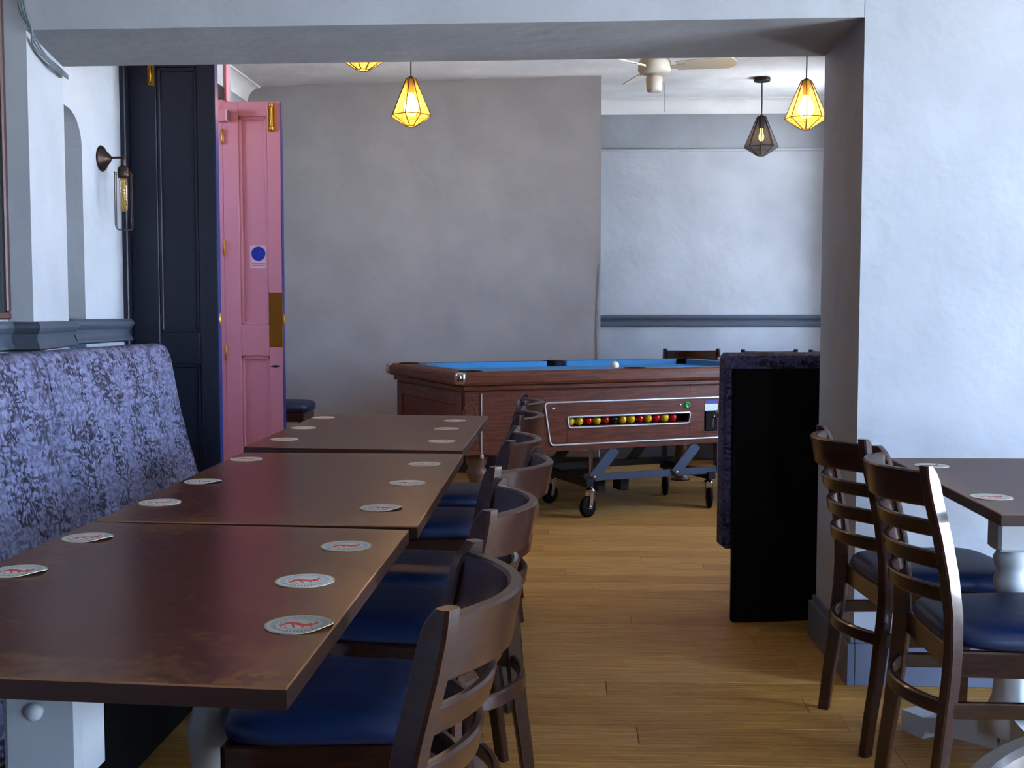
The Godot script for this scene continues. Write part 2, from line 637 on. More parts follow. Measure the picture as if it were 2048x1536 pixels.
	part("pane", st, M.glass, rw)
	# coved cornice
	st = S()
	var cove := PackedVector2Array([Vector2(0, 0)])
	for i in 9:
		var a := PI / 2 * i / 8.0
		cove.append(Vector2(0.105 - 0.105 * cos(PI / 2 - a) + 0.0, -0.11 + 0.11 * sin(a)) if false else Vector2(0.012 + 0.10 * (1.0 - cos(a)), -0.115 + 0.103 * sin(a)))
	cove.append(Vector2(0.112, 0))
	cove.reverse()
	prism(st, cove, V(-2.43, 2.93, 6.33), Vector3.RIGHT, Vector3.UP, V(0, 0, 2.3))
	struct("trim_1", st, M.ceiling)
	st = S()
	prism(st, cove, V(0.2, 2.93, 9.3), Vector3.BACK, Vector3.UP, V(4.4, 0, 0))
	struct("trim_2", st, M.ceiling)
	# picture rail, dado rail, skirtings of the far room
	st = S()
	box(st, V(0.2, 2.515, 9.31), V(4.6, 2.537, 9.278), 0.006)
	struct("trim_3", st, M.wall)
	st = S()
	prism(st, dado_profile(), V(0.271, 1.19, 9.3), Vector3.BACK, Vector3.UP, V(4.32, 0, 0))
	struct("trim_4", st, M.rail_paint)
	st = S()
	var bx := Basis(V(2.721, 0, -0.29).normalized(), Vector3.UP, V(2.721, 0, -0.29).normalized().cross(Vector3.UP))
	var bt := Transform3D(bx, V(-2.45, 0, 8.62))
	box(st, Vector3(0.02, 0, 0), Vector3(2.735, 0.135, 0.022), 0.003, bt)
	struct("baseboard_back", st, M.skirt_dark)
	st = S()
	box(st, Vector3(0.02, 0.1352, 0), Vector3(2.735, 0.19, 0.016), 0.005, bt)
	struct("baseboard_back_cap", st, M.white_paint)
	st = S()
	box(st, V(0.272, 0, 9.32), V(4.6, 0.16, 9.28), 0.004)
	struct("baseboard_back_right", st, M.skirt)
	# skirting round the right pier
	st = S()
	for seg in [[Vector3(0.936, 0, -3.62), Vector3(3.6, 0.135, -3.596)], [Vector3(0.912, 0, -4.172), Vector3(0.9355, 0.135, -3.5958)], [Vector3(0.936, 0, -4.174), Vector3(2.9, 0.135, -4.15)]]:
		box(st, seg[0], seg[1], 0.002)
	for seg in [[Vector3(0.936, 0.1352, -3.62), Vector3(3.6, 0.158, -3.606)], [Vector3(0.922, 0.1352, -4.16), Vector3(0.9355, 0.158, -3.6058)]]:
		box(st, seg[0], seg[1], 0.006)
	struct("baseboard_right", st, M.skirt)
	# dado rail at the left: near wall, pier front, reveal, then the wall with the niche
	st = S()
	var rings := []
	for c in [[-1.822, 0.2, 1.0, 0.0], [-1.822, 3.62, 1.0, -1.0], [-1.737, 3.62, 1.0, -1.0], [-1.856, 4.15, 1.0, 0.0]]:
		var ring := []
		for p in dado_profile():
			ring.append(V(c[0] + p.x * c[2], 1.168 + p.y, c[1] + p.x * c[3]))
		rings.append(ring)
	loft(st, rings, "flat")
	struct("trim_5", st, M.rail_paint)
	st = S()
	prism(st, dado_profile(), V(-1.872, 1.174, 4.15), Vector3.RIGHT, Vector3.UP, V(0, 0, 0.58))
	box(st, V(-2.0, 1.05, 4.337), V(-1.872, 1.17, 4.15))
	struct("trim_6", st, M.rail_paint)
	# thin cables that follow the beam's corner
	var n := thing("cable_run", "thin grey cables bending round the beam's left corner above the pier", "cable")
	for k in 3:
		var o := 0.006 * k
		st = S()
		var pts := []
		for c in [[-1.752, 2.45, 3.606], [-1.752, 2.24, 3.606], [-1.742, 2.16, 3.604], [-1.715 - o, 2.11, 3.608], [-1.728 - o, 2.082 - o, 3.66], [-1.756, 2.062 - o, 3.80], [-1.79, 2.065 - o * 1.4, 3.96], [-1.835, 2.072 - o, 4.13]]:
			pts.append(V(c[0] + 0.008 * (k - 1) * (1.0 if c[2] < 3.65 else 0.0) + 0.006, c[1], c[2]))
		tube(st, smooth_path(pts), 0.0032, 6)
		part("wire", st, M.cable, n)

func dado_profile() -> PackedVector2Array:
	return PackedVector2Array([Vector2(-0.001, 0), Vector2(0.030, 0), Vector2(0.040, -0.010), Vector2(0.042, -0.022), Vector2(0.036, -0.032), Vector2(0.024, -0.042), Vector2(0.020, -0.056), Vector2(0.026, -0.070), Vector2(0.036, -0.082), Vector2(0.036, -0.090), Vector2(-0.001, -0.098)])

func smooth_path(pts: Array, per := 4) -> Array:
	var out := []
	for i in pts.size() - 1:
		var p0: Vector3 = pts[max(i - 1, 0)]
		var p3: Vector3 = pts[min(i + 2, pts.size() - 1)]
		for k in per:
			out.append(pts[i].cubic_interpolate(pts[i + 1], p0, p3, float(k) / per))
	out.append(pts[pts.size() - 1])
	return out

# ------------------------------------------------------------------ doors
# a leaf in its own axes: x from the hinge, y up, +z towards the viewer
func door_leaf(called: String, at: Vector3, w: float, h: float, sl: float, sr: float, ys: Array, m: Material, edge: Material) -> Node3D:
	var n := struct_node(called)
	n.position = at
	var t := 0.042
	var st := S()
	box(st, Vector3(0, 0.01, -t), Vector3(sl, h, 0), 0.0025)
	part("stile", st, m, n)
	st = S()
	box(st, Vector3(w - sr, 0.01, -t + 0.001), Vector3(w - 0.002, h, 0), 0.0025)
	part("stile", st, m, n)
	for r in [[0.01, ys[0]], [ys[1], ys[2]], [ys[3], h]]:
		st = S()
		box(st, Vector3(sl, r[0], -t + 0.002), Vector3(w - sr, r[1], -0.0006), 0.0025)
		part("rail", st, m, n)
	for r in [[ys[0], ys[1]], [ys[2], ys[3]]]:
		st = S()
		box(st, Vector3(sl, r[0], -t + 0.012), Vector3(w - sr, r[1], -0.016))
		var p := part("panel", st, m, n)
		st = S()
		var a := Vector3(sl, r[0], 0)
		var b := Vector3(w - sr, r[1], 0)
		for q in [[a.x, a.y, a.x + 0.016, b.y], [b.x - 0.016, a.y, b.x, b.y], [a.x, a.y, b.x, a.y + 0.016], [a.x, b.y - 0.016, b.x, b.y]]:
			box(st, Vector3(q[0], q[1], -0.018), Vector3(q[2], q[3], -0.005), 0.004)
		part("moulding", st, m, p)
	st = S()
	box(st, Vector3(w - 0.002, 0.01, -t), Vector3(w, h, 0.0004))
	var e := part("leaf_edge", st, edge, n)
	e.set_meta("label", "free edge with blue light put into its colour")
	return n

func hinge(n: Node, x: float, y: float):
	var st := S()
	lathe(st, [Vector2(0, -0.045), Vector2(0.006, -0.04), Vector2(0.006, 0.04), Vector2(0, 0.045)], 10, Transform3D(Basis(), Vector3(x, y, 0.004)))
	part("hinge", st, M.brass, n)

func doors():
	# dark leaf
	var n := door_leaf("door_1", V(-1.862, 0, 4.80), 0.374, 2.36, 0.117, 0.081, [0.22, 0.979, 1.114, 2.246], M.navy, M.navy_edge_lit)
	var st := S()
	box(st, Vector3(0.085, 2.168, 0), Vector3(0.112, 2.30, 0.006), 0.001)
	lathe(st, [Vector2(0, -0.055), Vector2(0.008, -0.05), Vector2(0.006, 0.0), Vector2(0.008, 0.05), Vector2(0, 0.055)], 10, Transform3D(Basis(), Vector3(0.098, 2.232, 0.012)))
	part("bolt", st, M.brass, n)
	st = S()
	lathe(st, [Vector2(0, -0.03), Vector2(0.009, -0.026), Vector2(0.006, 0), Vector2(0.009, 0.026), Vector2(0, 0.03)], 10, Transform3D(Basis(), Vector3(0.372, 1.17, -0.02)))
	part("latch", st, M.brass, n)
	# pink leaf
	n = door_leaf("door_2", V(-1.858, 0, 6.12), 0.32, 2.347, 0.085, 0.077, [0.2, 0.965, 1.135, 2.268], M.pink, M.navy_edge_lit)
	for y in [2.16, 1.56, 0.984]:
		hinge(n, 0.0, y)
	st = S()
	box(st, Vector3(0.252, 2.185, 0), Vector3(0.290, 2.337, 0.003), 0.001)
	lathe(st, [Vector2(0, -0.072), Vector2(0.011, -0.07), Vector2(0.011, -0.055), Vector2(0.007, -0.05), Vector2(0.007, 0.05), Vector2(0.011, 0.055), Vector2(0.011, 0.07), Vector2(0, 0.072)], 12, Transform3D(Basis(), Vector3(0.272, 2.262, 0.012)), "bands")
	part("bolt", st, M.brass, n)
	st = S()
	box(st, Vector3(0.244, 1.013, 0), Vector3(0.3185, 1.313, 0.002), 0.0008)
	part("push_plate", st, M.brass_plate, n)
	st = S()
	lathe(st, [Vector2(0, -0.03), Vector2(0.007, -0.026), Vector2(0.005, 0), Vector2(0.007, 0.026), Vector2(0, 0.03)], 10, Transform3D(Basis(), Vector3(0.32, 1.165, -0.02)))
	part("latch", st, M.brass, n)
	st = S()
	box(st, Vector3(-0.02, 2.235, 0.004), Vector3(0.042, 2.30, 0.06), 0.006)
	box(st, Vector3(-0.02, 2.285, 0.02), Vector3(0.07, 2.296, 0.034), 0.002)
	var cl := part("door_closer", st, M.pink, n)
	st = S()
	box(st, Vector3(0.0421, 2.24, 0.01), Vector3(0.052, 2.292, 0.055), 0.004)
	part("closer_cap", st, M.chrome, cl)
	st = S()
	var tri := PackedVector2Array([Vector2(0.246, 0.905), Vector2(0.276, 0.900), Vector2(0.304, 0.907), Vector2(0.286, 0.915), Vector2(0.262, 0.914)])
	prism(st, tri, Vector3.ZERO, Vector3.RIGHT, Vector3.UP, Vector3(0, 0, 0.0008))
	part("scuff_mark", st, M.scuff, n)
	# round blue notice on the pink leaf
	var sg := thing("door_notice", "small white notice with a solid blue disc on the pink door", "sign", V(-1.674, 1.508, 6.1358))
	st = S()
	box(st, Vector3(-0.046, -0.064, 0), Vector3(0.046, 0.064, 0.002), 0.0006)
	part("plate", st, mat(Color(0.94, 0.80, 0.86), 0.4), sg)
	st = S()
	lathe(st, [Vector2(0, 0.0012), Vector2(0.038, 0.0012), Vector2(0.039, 0)], 32, Transform3D(Basis(Vector3.RIGHT, PI / 2), Vector3(0, 0.018, 0.002)), "bands")
	part("disc", st, M.sign_blue, sg)
	st = S()
	for y in [-0.035, -0.047]:
		box(st, Vector3(-0.036, y - 0.003, 0.002), Vector3(0.036, y + 0.003, 0.0024))
	part("print_lines", st, mat(Color(0.78, 0.56, 0.66), 0.5), sg)
	# dark jamb beside the first leaf, pink jamb beside the second
	st = S()
	box(st, V(-1.93, 0, 4.83), V(-1.866, 2.44, 4.73), 0.004)
	box(st, V(-1.885, 0, 4.745), V(-1.850, 2.44, 4.722), 0.004)
	box(st, V(-1.93, 2.362, 6.2), V(-1.866, 2.44, 4.83), 0.004)
	struct("trim_7", st, M.navy)
	st = S()
	box(st, V(-1.92, 0, 6.2), V(-1.858, 2.362, 6.125), 0.004)
	box(st, V(-1.90, 2.362, 6.24), V(-1.852, 2.93, 6.19), 0.004)
	box(st, V(-1.90, 2.35, 6.245), V(-1.846, 2.372, 6.18), 0.005)
	struct("trim_8", st, M.pink)

# ------------------------------------------------------------------ upholstered benches
func bench_back(d0: float, d1: float) -> SurfaceTool:
	var prof := [Vector2(-1.728, 0.40), Vector2(-1.728, 1.05), Vector2(-1.724, 1.066), Vector2(-1.70, 1.074), Vector2(-1.668, 1.073), Vector2(-1.648, 1.064), Vector2(-1.636, 1.048), Vector2(-1.627, 1.02), Vector2(-1.612, 0.94), Vector2(-1.585, 0.80), Vector2(-1.553, 0.67), Vector2(-1.527, 0.571), Vector2(-1.508, 0.49), Vector2(-1.50, 0.40)]
	var c := Vector2(-1.63, 0.72)
	var rings := []
	for e in [[0.0, 0.020], [0.004, 0.011], [0.010, 0.004], [0.020, 0.0]]:
		rings.append(ring_of(prof, c, e[1], d0 + e[0]))
	for k in range(1, 8):
		rings.append(ring_of(prof, c, 0.0, lerp(d0 + 0.02, d1 - 0.02, k / 8.0)))
	for e in [[0.020, 0.0], [0.010, 0.004], [0.004, 0.011], [0.0, 0.020]]:
		rings.append(ring_of(prof, c, e[1], d1 - e[0]))
	var st := S()
	loft(st, rings, "all")
	return st

func ring_of(prof: Array, c: Vector2, inset: float, d: float) -> Array:
	var r := []
	for p in prof:
		var q: Vector2 = p + (c - p).normalized() * inset
		r.append(V(q.x, q.y, d))
	return r

func benches():
	var spec := [[0.9, 3.478, "long crushed velvet bench in lilac grey, nearer of two against left wall"], [3.486, 4.60, "short crushed velvet bench in lilac grey beside the open dark blue door"]]
	for s in spec:
		var n := thing("velvet_bench", s[2], "bench", Vector3.ZERO, 0.0, "velvet benches along the left wall")
		part("backrest", bench_back(s[0], s[1]), M.velvet, n)
		var st := S()
		box(st, V(-1.50, 0.31, s[1] - 0.004), V(-1.06, 0.46, s[0] + 0.004), 0.035)
		part("seat", st, M.velvet, n)
		st = S()
		box(st, V(-1.70, 0, s[1] - 0.01), V(-1.11, 0.395, s[0] + 0.01), 0.006) if false else box(st, V(-1.70, 0, s[1] - 0.01), V(-1.11, 0.309, s[0] + 0.01), 0.006)
		part("base", st, M.black, n)
	# bench seen from behind, right of the opening
	var b := thing("velvet_bench", "high backed bench turned away, flat black back with dark velvet top edge", "bench", V(0.640, 0, 4.318), deg_to_rad(8.0))
	var st := S()
	box(st, Vector3(0.012, 0.002, -0.03), Vector3(1.0, 1.00, 0.0), 0.006)
	part("back_panel", st, M.black, b)
	st = S()
	var rings := []
	for x in [[-0.020, 0.022], [-0.016, 0.010], [-0.006, 0.0], [0.5, 0.0], [0.98, 0.0], [1.0, 0.012]]:
		var ring := []
		var i: float = x[1]
		for p in [Vector2(0.285 + i, -0.031), Vector2(0.985, -0.031), Vector2(0.985, 0.002 - i * 0.3), Vector2(1.012 - i, 0.004 - i * 0.3), Vector2(1.034 - i, -0.012), Vector2(1.045 - i, -0.045), Vector2(1.045 - i, -0.09), Vector2(1.02 - i, -0.115 + i), Vector2(0.6, -0.125 + i), Vector2(0.285 + i, -0.13 + i)]:
			ring.append(Vector3(x[0], p.x, p.y))
		rings.append(ring)
	loft(st, rings, "flat")
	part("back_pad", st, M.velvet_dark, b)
	st = S()
	box(st, Vector3(0.30, 0.30, -0.46), Vector3(0.98, 0.46, -0.14), 0.03)
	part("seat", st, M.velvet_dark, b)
	st = S()
	box(st, Vector3(0.32, 0.0, -0.42), Vector3(0.98, 0.30, -0.032), 0.004)
	part("base", st, M.black, b)

# ------------------------------------------------------------------ tables
func table_top(n: Node3D, q: Array, y: float, m: Material):
	# q: four corners (x, d), near left first, going round; thickness 26 mm
	var st := S()
	var t := 0.026
	var e := 0.002
	var up := []
	var rim := []
	var low := []
	var c := Vector2.ZERO
	for p in q:
		c += p * 0.25
	for p in q:
		var i: Vector2 = p + (c - p).normalized() * e * 1.4
		up.append(V(i.x, y, i.y))
		rim.append(V(p.x, y - e, p.y))
		low.append(V(p.x, y - t, p.y))
	var ax: Vector2 = q[1] - q[0]
	var ay: Vector2 = q[3] - q[0]
	var inv := Transform2D(ax, ay, q[0]).affine_inverse()
	uvf = func(p): return inv * Vector2(p.x, -p.z)
	facet(st, up, Vector3.UP)
	uvf = null
	part("tabletop", st, m, n)
	st = S()
	for k in 4:
		var j := (k + 1) % 4
		var out: Vector3 = (rim[k] + rim[j]) * 0.5 - V(c.x, y, c.y)
		facet(st, [rim[k], rim[j], low[j], low[k]], out)
	facet(st, low, Vector3.DOWN)
	part("edge_band", st, M.top_edge, n)
	st = S()
	for k in 4:
		var j := (k + 1) % 4
		facet(st, [up[k], up[j], rim[j], rim[k]], Vector3.UP)
	var w := part("worn_arris", st, M.worn_edge, n)
	w.set_meta("label", "edge worn to pale wood")

func pedestal(n: Node3D, x: float, d: float, top: float, feet: Array, knob: bool):
	var st := S()
	box(st, V(x - 0.051, 0.585, d + 0.042), V(x + 0.051, top, d - 0.042), 0.008)
	lathe(st, [Vector2(0.0, 0.10), Vector2(0.05, 0.10), Vector2(0.052, 0.17), Vector2(0.04, 0.20), Vector2(0.034, 0.28), Vector2(0.047, 0.36), Vector2(0.052, 0.41), Vector2(0.04, 0.45), Vector2(0.034, 0.47), Vector2(0.045, 0.49), Vector2(0.045, 0.51), Vector2(0.034, 0.53), Vector2(0.043, 0.545), Vector2(0.047, 0.565), Vector2(0.036, 0.585), Vector2(0, 0.585)], 24, Transform3D(Basis(), V(x, 0, d)))
	part("pedestal", st, M.white_paint, n)
	for a in feet:
		st = S()
		var dir := Vector3(cos(a), 0, sin(a))
		var side := Vector3(-sin(a), 0, cos(a)) * 0.03
		var outline := PackedVector2Array([Vector2(0.0, 0.06), Vector2(0.03, 0.17), Vector2(0.10, 0.135), Vector2(0.18, 0.085), Vector2(0.26, 0.062), Vector2(0.34, 0.06), Vector2(0.34, 0.0), Vector2(0.26, 0.0), Vector2(0.25, 0.025), Vector2(0.12, 0.045)])
		prism(st, outline, V(x, 0, d) - side, dir, Vector3.UP, side * 2.0)
		part("foot", st, M.white_paint, n)
	if knob:
		st = S()
		lathe(st, [Vector2(0.0085, 0), Vector2(0.0085, 0.006), Vector2(0.0115, 0.010), Vector2(0.010, 0.017), Vector2(0.005, 0.021), Vector2(0, 0.022)], 16, Transform3D(Basis(Vector3.RIGHT, PI / 2), V(x - 0.002, 0.690, d - 0.042)))
		part("knob", st, M.white_paint, n)

func tables():
	var T := [
		["dark worn tabletop nearest the camera, on white square pedestals", [Vector2(-0.985, 1.306), Vector2(-0.318, 1.260), Vector2(-0.309, 2.222), Vector2(-0.980, 2.278)], [[-0.664, 1.415], [-0.658, 2.06]], 0],
		["dark worn table in the middle of the row of three beside the velvet bench", [Vector2(-0.980, 2.292), Vector2(-0.297, 2.258), Vector2(-0.309, 3.458), Vector2(-1.004, 3.466)], [[-0.655, 2.36], [-0.655, 3.39]], 1],
		["dark table farthest along the row, in front of the pink door", [Vector2(-1.046, 3.622), Vector2(-0.321, 3.546), Vector2(-0.319, 4.776), Vector2(-1.058, 4.835)], [[-0.68, 3.79], [-0.69, 4.57]], 0]]
	for t in T:
		var n := thing("long_table", t[0], "table", Vector3.ZERO, 0.0, "long tables in a row")
		table_top(n, t[1], 0.76, M.tops[t[3]])
		for p in t[2]:
			pedestal(n, p[0], p[1], 0.7335, [0.0, PI], true)
	var n4 := thing("dining_table", "dark table on a white turned pedestal against the right wall", "table")
	table_top(n4, [Vector2(0.946, 2.453), Vector2(1.72, 2.475), Vector2(1.75, 3.43), Vector2(0.979, 3.42)], 0.76, M.tops[1])
	pedestal(n4, 1.16, 2.93, 0.7335, [1.2, 4.22, 5.2], false)
	pedestal(n4, 1.56, 2.95, 0.7335, [-0.6, 1.0, 2.2, 4.4], false)
	# round table behind the black bench
	var r := thing("round_table", "edge of a dark round table showing beside the black bench back", "table", V(1.01, 0, 5.02))
	var st := S()
	lathe(st, [Vector2(0, 0.735), Vector2(0.325, 0.735), Vector2(0.333, 0.74), Vector2(0.333, 0.756), Vector2(0.33, 0.76), Vector2(0, 0.76)], 48, Transform3D(), "bands")
	part("tabletop", st, M.top_edge, r)
	st = S()
	lathe(st, [Vector2(0.0, 0.0), Vector2(0.2, 0.0), Vector2(0.2, 0.015), Vector2(0.04, 0.05), Vector2(0.03, 0.1), Vector2(0.03, 0.7), Vector2(0.1, 0.7345), Vector2(0, 0.7345)], 24)
	part("pedestal", st, M.black, r)
	# beer mats
	var where := ["at the near right corner of the nearest long table", "third from the front on the nearest long table's right side", "second from the front on the nearest long table's right side", "nearest of three on the middle table's right side", "centre of three on the middle table's right side", "farthest of three on the middle table's right side", "nearest of three on the farthest table's right side", "centre of three on the farthest table's right side", "farthest of three on the farthest table's right side", "cut by the picture's left edge on the nearest table", "at the far left of the nearest table by the bench", "nearest of three on the middle table's bench side", "centre of three on the middle table's bench side", "farthest of three on the middle table's bench side", "nearest of three on the farthest table's bench side", "centre of three on the farthest table's bench side", "farthest of three on the farthest table's bench side", "near the right wall on the turned-leg table", "near the corner of the turned-leg table at right"]
	var spots := [[-0.366, 1.524], [-0.403, 2.055], [-0.417, 1.78], [-0.406, 2.472], [-0.399, 2.845], [-0.4, 3.211], [-0.414, 3.8], [-0.441, 4.218], [-0.44, 4.539], [-0.915, 1.826], [-0.918, 2.112], [-0.925, 2.521], [-0.93, 2.846], [-0.945, 3.297], [-0.965, 3.836], [-0.99, 4.23], [-1.005, 4.660], [1.051, 3.245], [1.012, 2.688]]
	for i in spots.size():
		var b := thing("beer_mat", "round white beer mat " + where[i], "beer mat", V(spots[i][0], 0.7602, spots[i][1]), 0.0, "beer mats on the tables")
		var ang: float = rng.randf_range(-0.5, 0.5)
		st = S()
		var R := 0.0475
		var lift: float = 0.004 if i in [0, 3, 9, 10, 12] else 0.0
		var warp := func(p: Vector3) -> Vector3: return p + Vector3.UP * lift * pow(clampf((p.x * 0.9 + p.z * 0.43) / R, 0.0, 1.0), 6.0)
		var top := []
		var bot := []
		for k in 40:
			var a := TAU * k / 40
			top.append(Vector3(R * cos(a), 0.0014, R * sin(a)))
			bot.append(Vector3(R * cos(a), 0, R * sin(a)))
		for ringr in [[0.0, 0.5], [0.5, 0.8], [0.8, 1.0]]:
			for k in 40:
				var j := (k + 1) % 40
				var q := [top[k] * Vector3(ringr[0], 1, ringr[0]), top[j] * Vector3(ringr[0], 1, ringr[0]), top[j] * Vector3(ringr[1], 1, ringr[1]), top[k] * Vector3(ringr[1], 1, ringr[1])]
				if ringr[0] == 0.0:
					q = [q[0], q[2], q[3]]
				for z in q.size():
					q[z] = warp.call(q[z])
				uvf = func(p): return Vector2(0.5, 0.5) + Vector2(p.x, p.z).rotated(ang) / (2.0 * R)
				facet(st, q, Vector3.UP)
				uvf = null
		part("print", st, M.mat_print, b)
		st = S()
		for k in 40:
			var j := (k + 1) % 40
			facet(st, [warp.call(top[k]), warp.call(top[j]), warp.call(bot[j]), warp.call(bot[k])], top[k])
		part("card_edge", st, M.mat_card, b)

# ------------------------------------------------------------------ chairs
# own axes: front is -z, the back posts stand at +z
func post_z(y: float) -> float:
	var ys := [0.0, 0.2, 0.45, 0.62, 0.86]
	var zs := [0.240, 0.214, 0.192, 0.205, 0.255]
	for i in 4:
		if y <= ys[i + 1]:
			var t: float = (y - ys[i]) / (ys[i + 1] - ys[i])
			return cubic_interpolate(zs[i], zs[i + 1], zs[max(i - 1, 0)], zs[min(i + 2, 4)], t)
	return zs[4]

func curved_slat(st: SurfaceTool, y0: float, y1: float, half: float, bow: float, th: float, zoff := 0.0):
	var rings := []
	for k in 17:
		var s := -1.0 + 2.0 * k / 16.0
		var ring := []
		var nx := 2.0 * bow * s / half
		var nrm := Vector3(nx, 0, 1).normalized()
		var c := Vector3(half * s, 0, bow * (1.0 - s * s) + zoff)
		var b := 0.004
		for p in [[-th / 2 + b, y0], [th / 2 - b, y0], [th / 2, y0 + b], [th / 2, y1 - b], [th / 2 - b, y1], [-th / 2 + b, y1], [-th / 2, y1 - b], [-th / 2, y0 + b]]:
			ring.append(c + nrm * p[0] + Vector3(0, p[1], post_z(p[1])))
		rings.append(ring)
	loft(st, rings, "side")

func make_chair(label: String) -> Node3D:
	var n := thing("dining_chair", label, "chair", Vector3.ZERO, 0.0, "dark wooden chairs with blue seats")
	for s in [-1.0, 1.0]:
		var st := S()
		var rings := []
		var ang: float = s * 0.62
		var tx := Vector3(cos(ang), 0, -sin(ang))
		var nz := Vector3(sin(ang), 0, cos(ang))
		for y in [0.0, 0.1, 0.2, 0.3, 0.38, 0.45, 0.53, 0.62, 0.70, 0.78, 0.825, 0.845, 0.857, 0.861]:
			var w: float = 0.026
			var dp: float = 0.042 if y > 0.3 else lerp(0.032, 0.042, y / 0.3)
			var shift := 0.0
			if y > 0.82:
				var k: float = (y - 0.82) / 0.041
				shift = 0.011 * k * k
				dp -= 2.0 * shift
			var c := Vector3(s * 0.185, y, post_z(y)) + nz * shift * 0.9
			var b := 0.004
			var ring := []
			for p in [[-w / 2 + b, -dp / 2], [w / 2 - b, -dp / 2], [w / 2, -dp / 2 + b], [w / 2, dp / 2 - b], [w / 2 - b, dp / 2], [-w / 2 + b, dp / 2], [-w / 2, dp / 2 - b], [-w / 2, -dp / 2 + b]]:
				ring.append(c + tx * p[0] + nz * p[1])
			rings.append(ring)
		loft(st, rings, "side")
		part("back_post", st, M.chair_wood, n)
	var st := S()
	curved_slat(st, 0.768, 0.848, 0.180, 0.078, 0.020)
	part("top_rail", st, M.chair_wood, n)
	for y in [[0.70, 0.738], [0.627, 0.667], [0.552, 0.590]]:
		st = S()
		curved_slat(st, y[0], y[1], 0.180, 0.070, 0.015)
		part("slat", st, M.chair_wood, n)
	# padded seat
	st = S()
	var rings := []
	for L in [[0.016, 0.446], [0.003, 0.452], [0.0, 0.464], [0.004, 0.477], [0.014, 0.487], [0.032, 0.494], [0.075, 0.499], [0.13, 0.501]]:
		var ring := []
		for k in 48:
			var a := TAU * k / 48
			var e := 0.42
			var cx: float = signf(cos(a)) * pow(abs(cos(a)), e)
			var cz: float = signf(sin(a)) * pow(abs(sin(a)), e)
			var half: float = lerp(0.215, 0.180, (cz + 1.0) * 0.5) - L[0]
			ring.append(Vector3(cx * half, L[1], -0.012 + cz * (0.208 - L[0])))
		rings.append(ring)
	loft(st, rings, "all", true)
	part("seat", st, M.vinyl, n)
	st = S()
	box(st, Vector3(-0.195, 0.388, -0.205), Vector3(0.195, 0.446, -0.183), 0.004)
	box(st, Vector3(-0.172, 0.388, 0.165), Vector3(0.172, 0.446, 0.187), 0.004)
	for s in [-1.0, 1.0]:
		bar(st, Vector3(s * 0.186, 0.417, -0.2), Vector3(s * 0.172, 0.417, 0.18), 0.022, 0.058, Vector3.UP, 0.004)
	part("seat_frame", st, M.chair_wood, n)
	for s in [-1.0, 1.0]:
		st = S()
		var rg := []
		for y in [0.0, 0.386]:
			var w: float = lerp(0.013, 0.019, y / 0.386)
			var c := Vector3(s * lerp(0.192, 0.182, y / 0.386), y, -0.182)
			rg.append([c + Vector3(-w, 0, -w), c + Vector3(w, 0, -w), c + Vector3(w, 0, w), c + Vector3(-w, 0, w)])
		loft(st, rg, "side")
		part("leg", st, M.chair_wood, n)
	for s in [-1.0, 1.0]:
		st = S()
		bar(st, Vector3(s * 0.186, 0.315, -0.182), Vector3(s * 0.184, 0.315, 0.2), 0.018, 0.036, Vector3.UP, 0.003)
		part("stretcher", st, M.chair_wood, n)
	st = S()
	curved_slat(st, 0.298, 0.332, 0.180, 0.066, 0.016, -0.004)
	part("stretcher", st, M.chair_wood, n)
	return n

func chairs():
	var left := [
		[-0.137, 1.434, 0.0, "dark wooden chair nearest the camera in the left row, its curved back cut off below"],
		[-0.132, 2.072, 0.0, "second dark chair from the camera, blue seat under the nearest table"],
		[-0.112, 2.614, -13.0, "third chair in the row, turned askew with its back towards the pool table"],
		[-0.146, 3.126, 0.0, "fourth chair in the row, at the far end of the middle table"],
		[-0.152, 3.878, 1.0, "fifth chair in the row, beside the near end of the farthest table"],
		[-0.160, 4.49, 2.0, "farthest chair in the left row, in front of the pool table's left end"]]
	var first: Node3D = null
	for c in left:
		var n: Node3D
		if first == null:
			first = make_chair(c[3])
			n = first
		else:
			n = copy_of(first, c[3])
		n.rotation_degrees.y = 90.0 + c[2]
		var b := Basis(Vector3.UP, deg_to_rad(90.0 + c[2]))
		n.position = V(c[0], 0, c[1]) - b * Vector3(0, 0, 0.255)
	var rest := [
		[0.799, 2.672, -90.0, "ladder back chair at the right table, the nearer of two seen from behind"],
		[0.790, 3.200, -86.0, "ladder back chair at the right table, beside the pier and black bench"],
		[0.60, 0.68, -112.0, "chair whose shiny top rail just shows in the bottom right corner"],
		[1.01, 8.95, 0.0, "chair whose back shows above the pool table before the far wall"],
		[1.58, 8.75, 8.0, "chair back end showing just left of the black bench top"],
		[2.10, 8.70, -5.0, "chair post showing above the middle of the black bench top"]]
	for c in rest:
		var n := copy_of(first, c[3])
		n.rotation_degrees.y = c[2]
		if c[1] > 8.0:
			n.scale = Vector3(1.1, 1.075, 1.05)
		var b := Basis(Vector3.UP, deg_to_rad(c[2]))
		if c[2] == -112.0:
			n.position = V(c[0], 0, c[1])
		else:
			n.position = V(c[0], 0, c[1]) - b * Vector3(0, 0, 0.255)

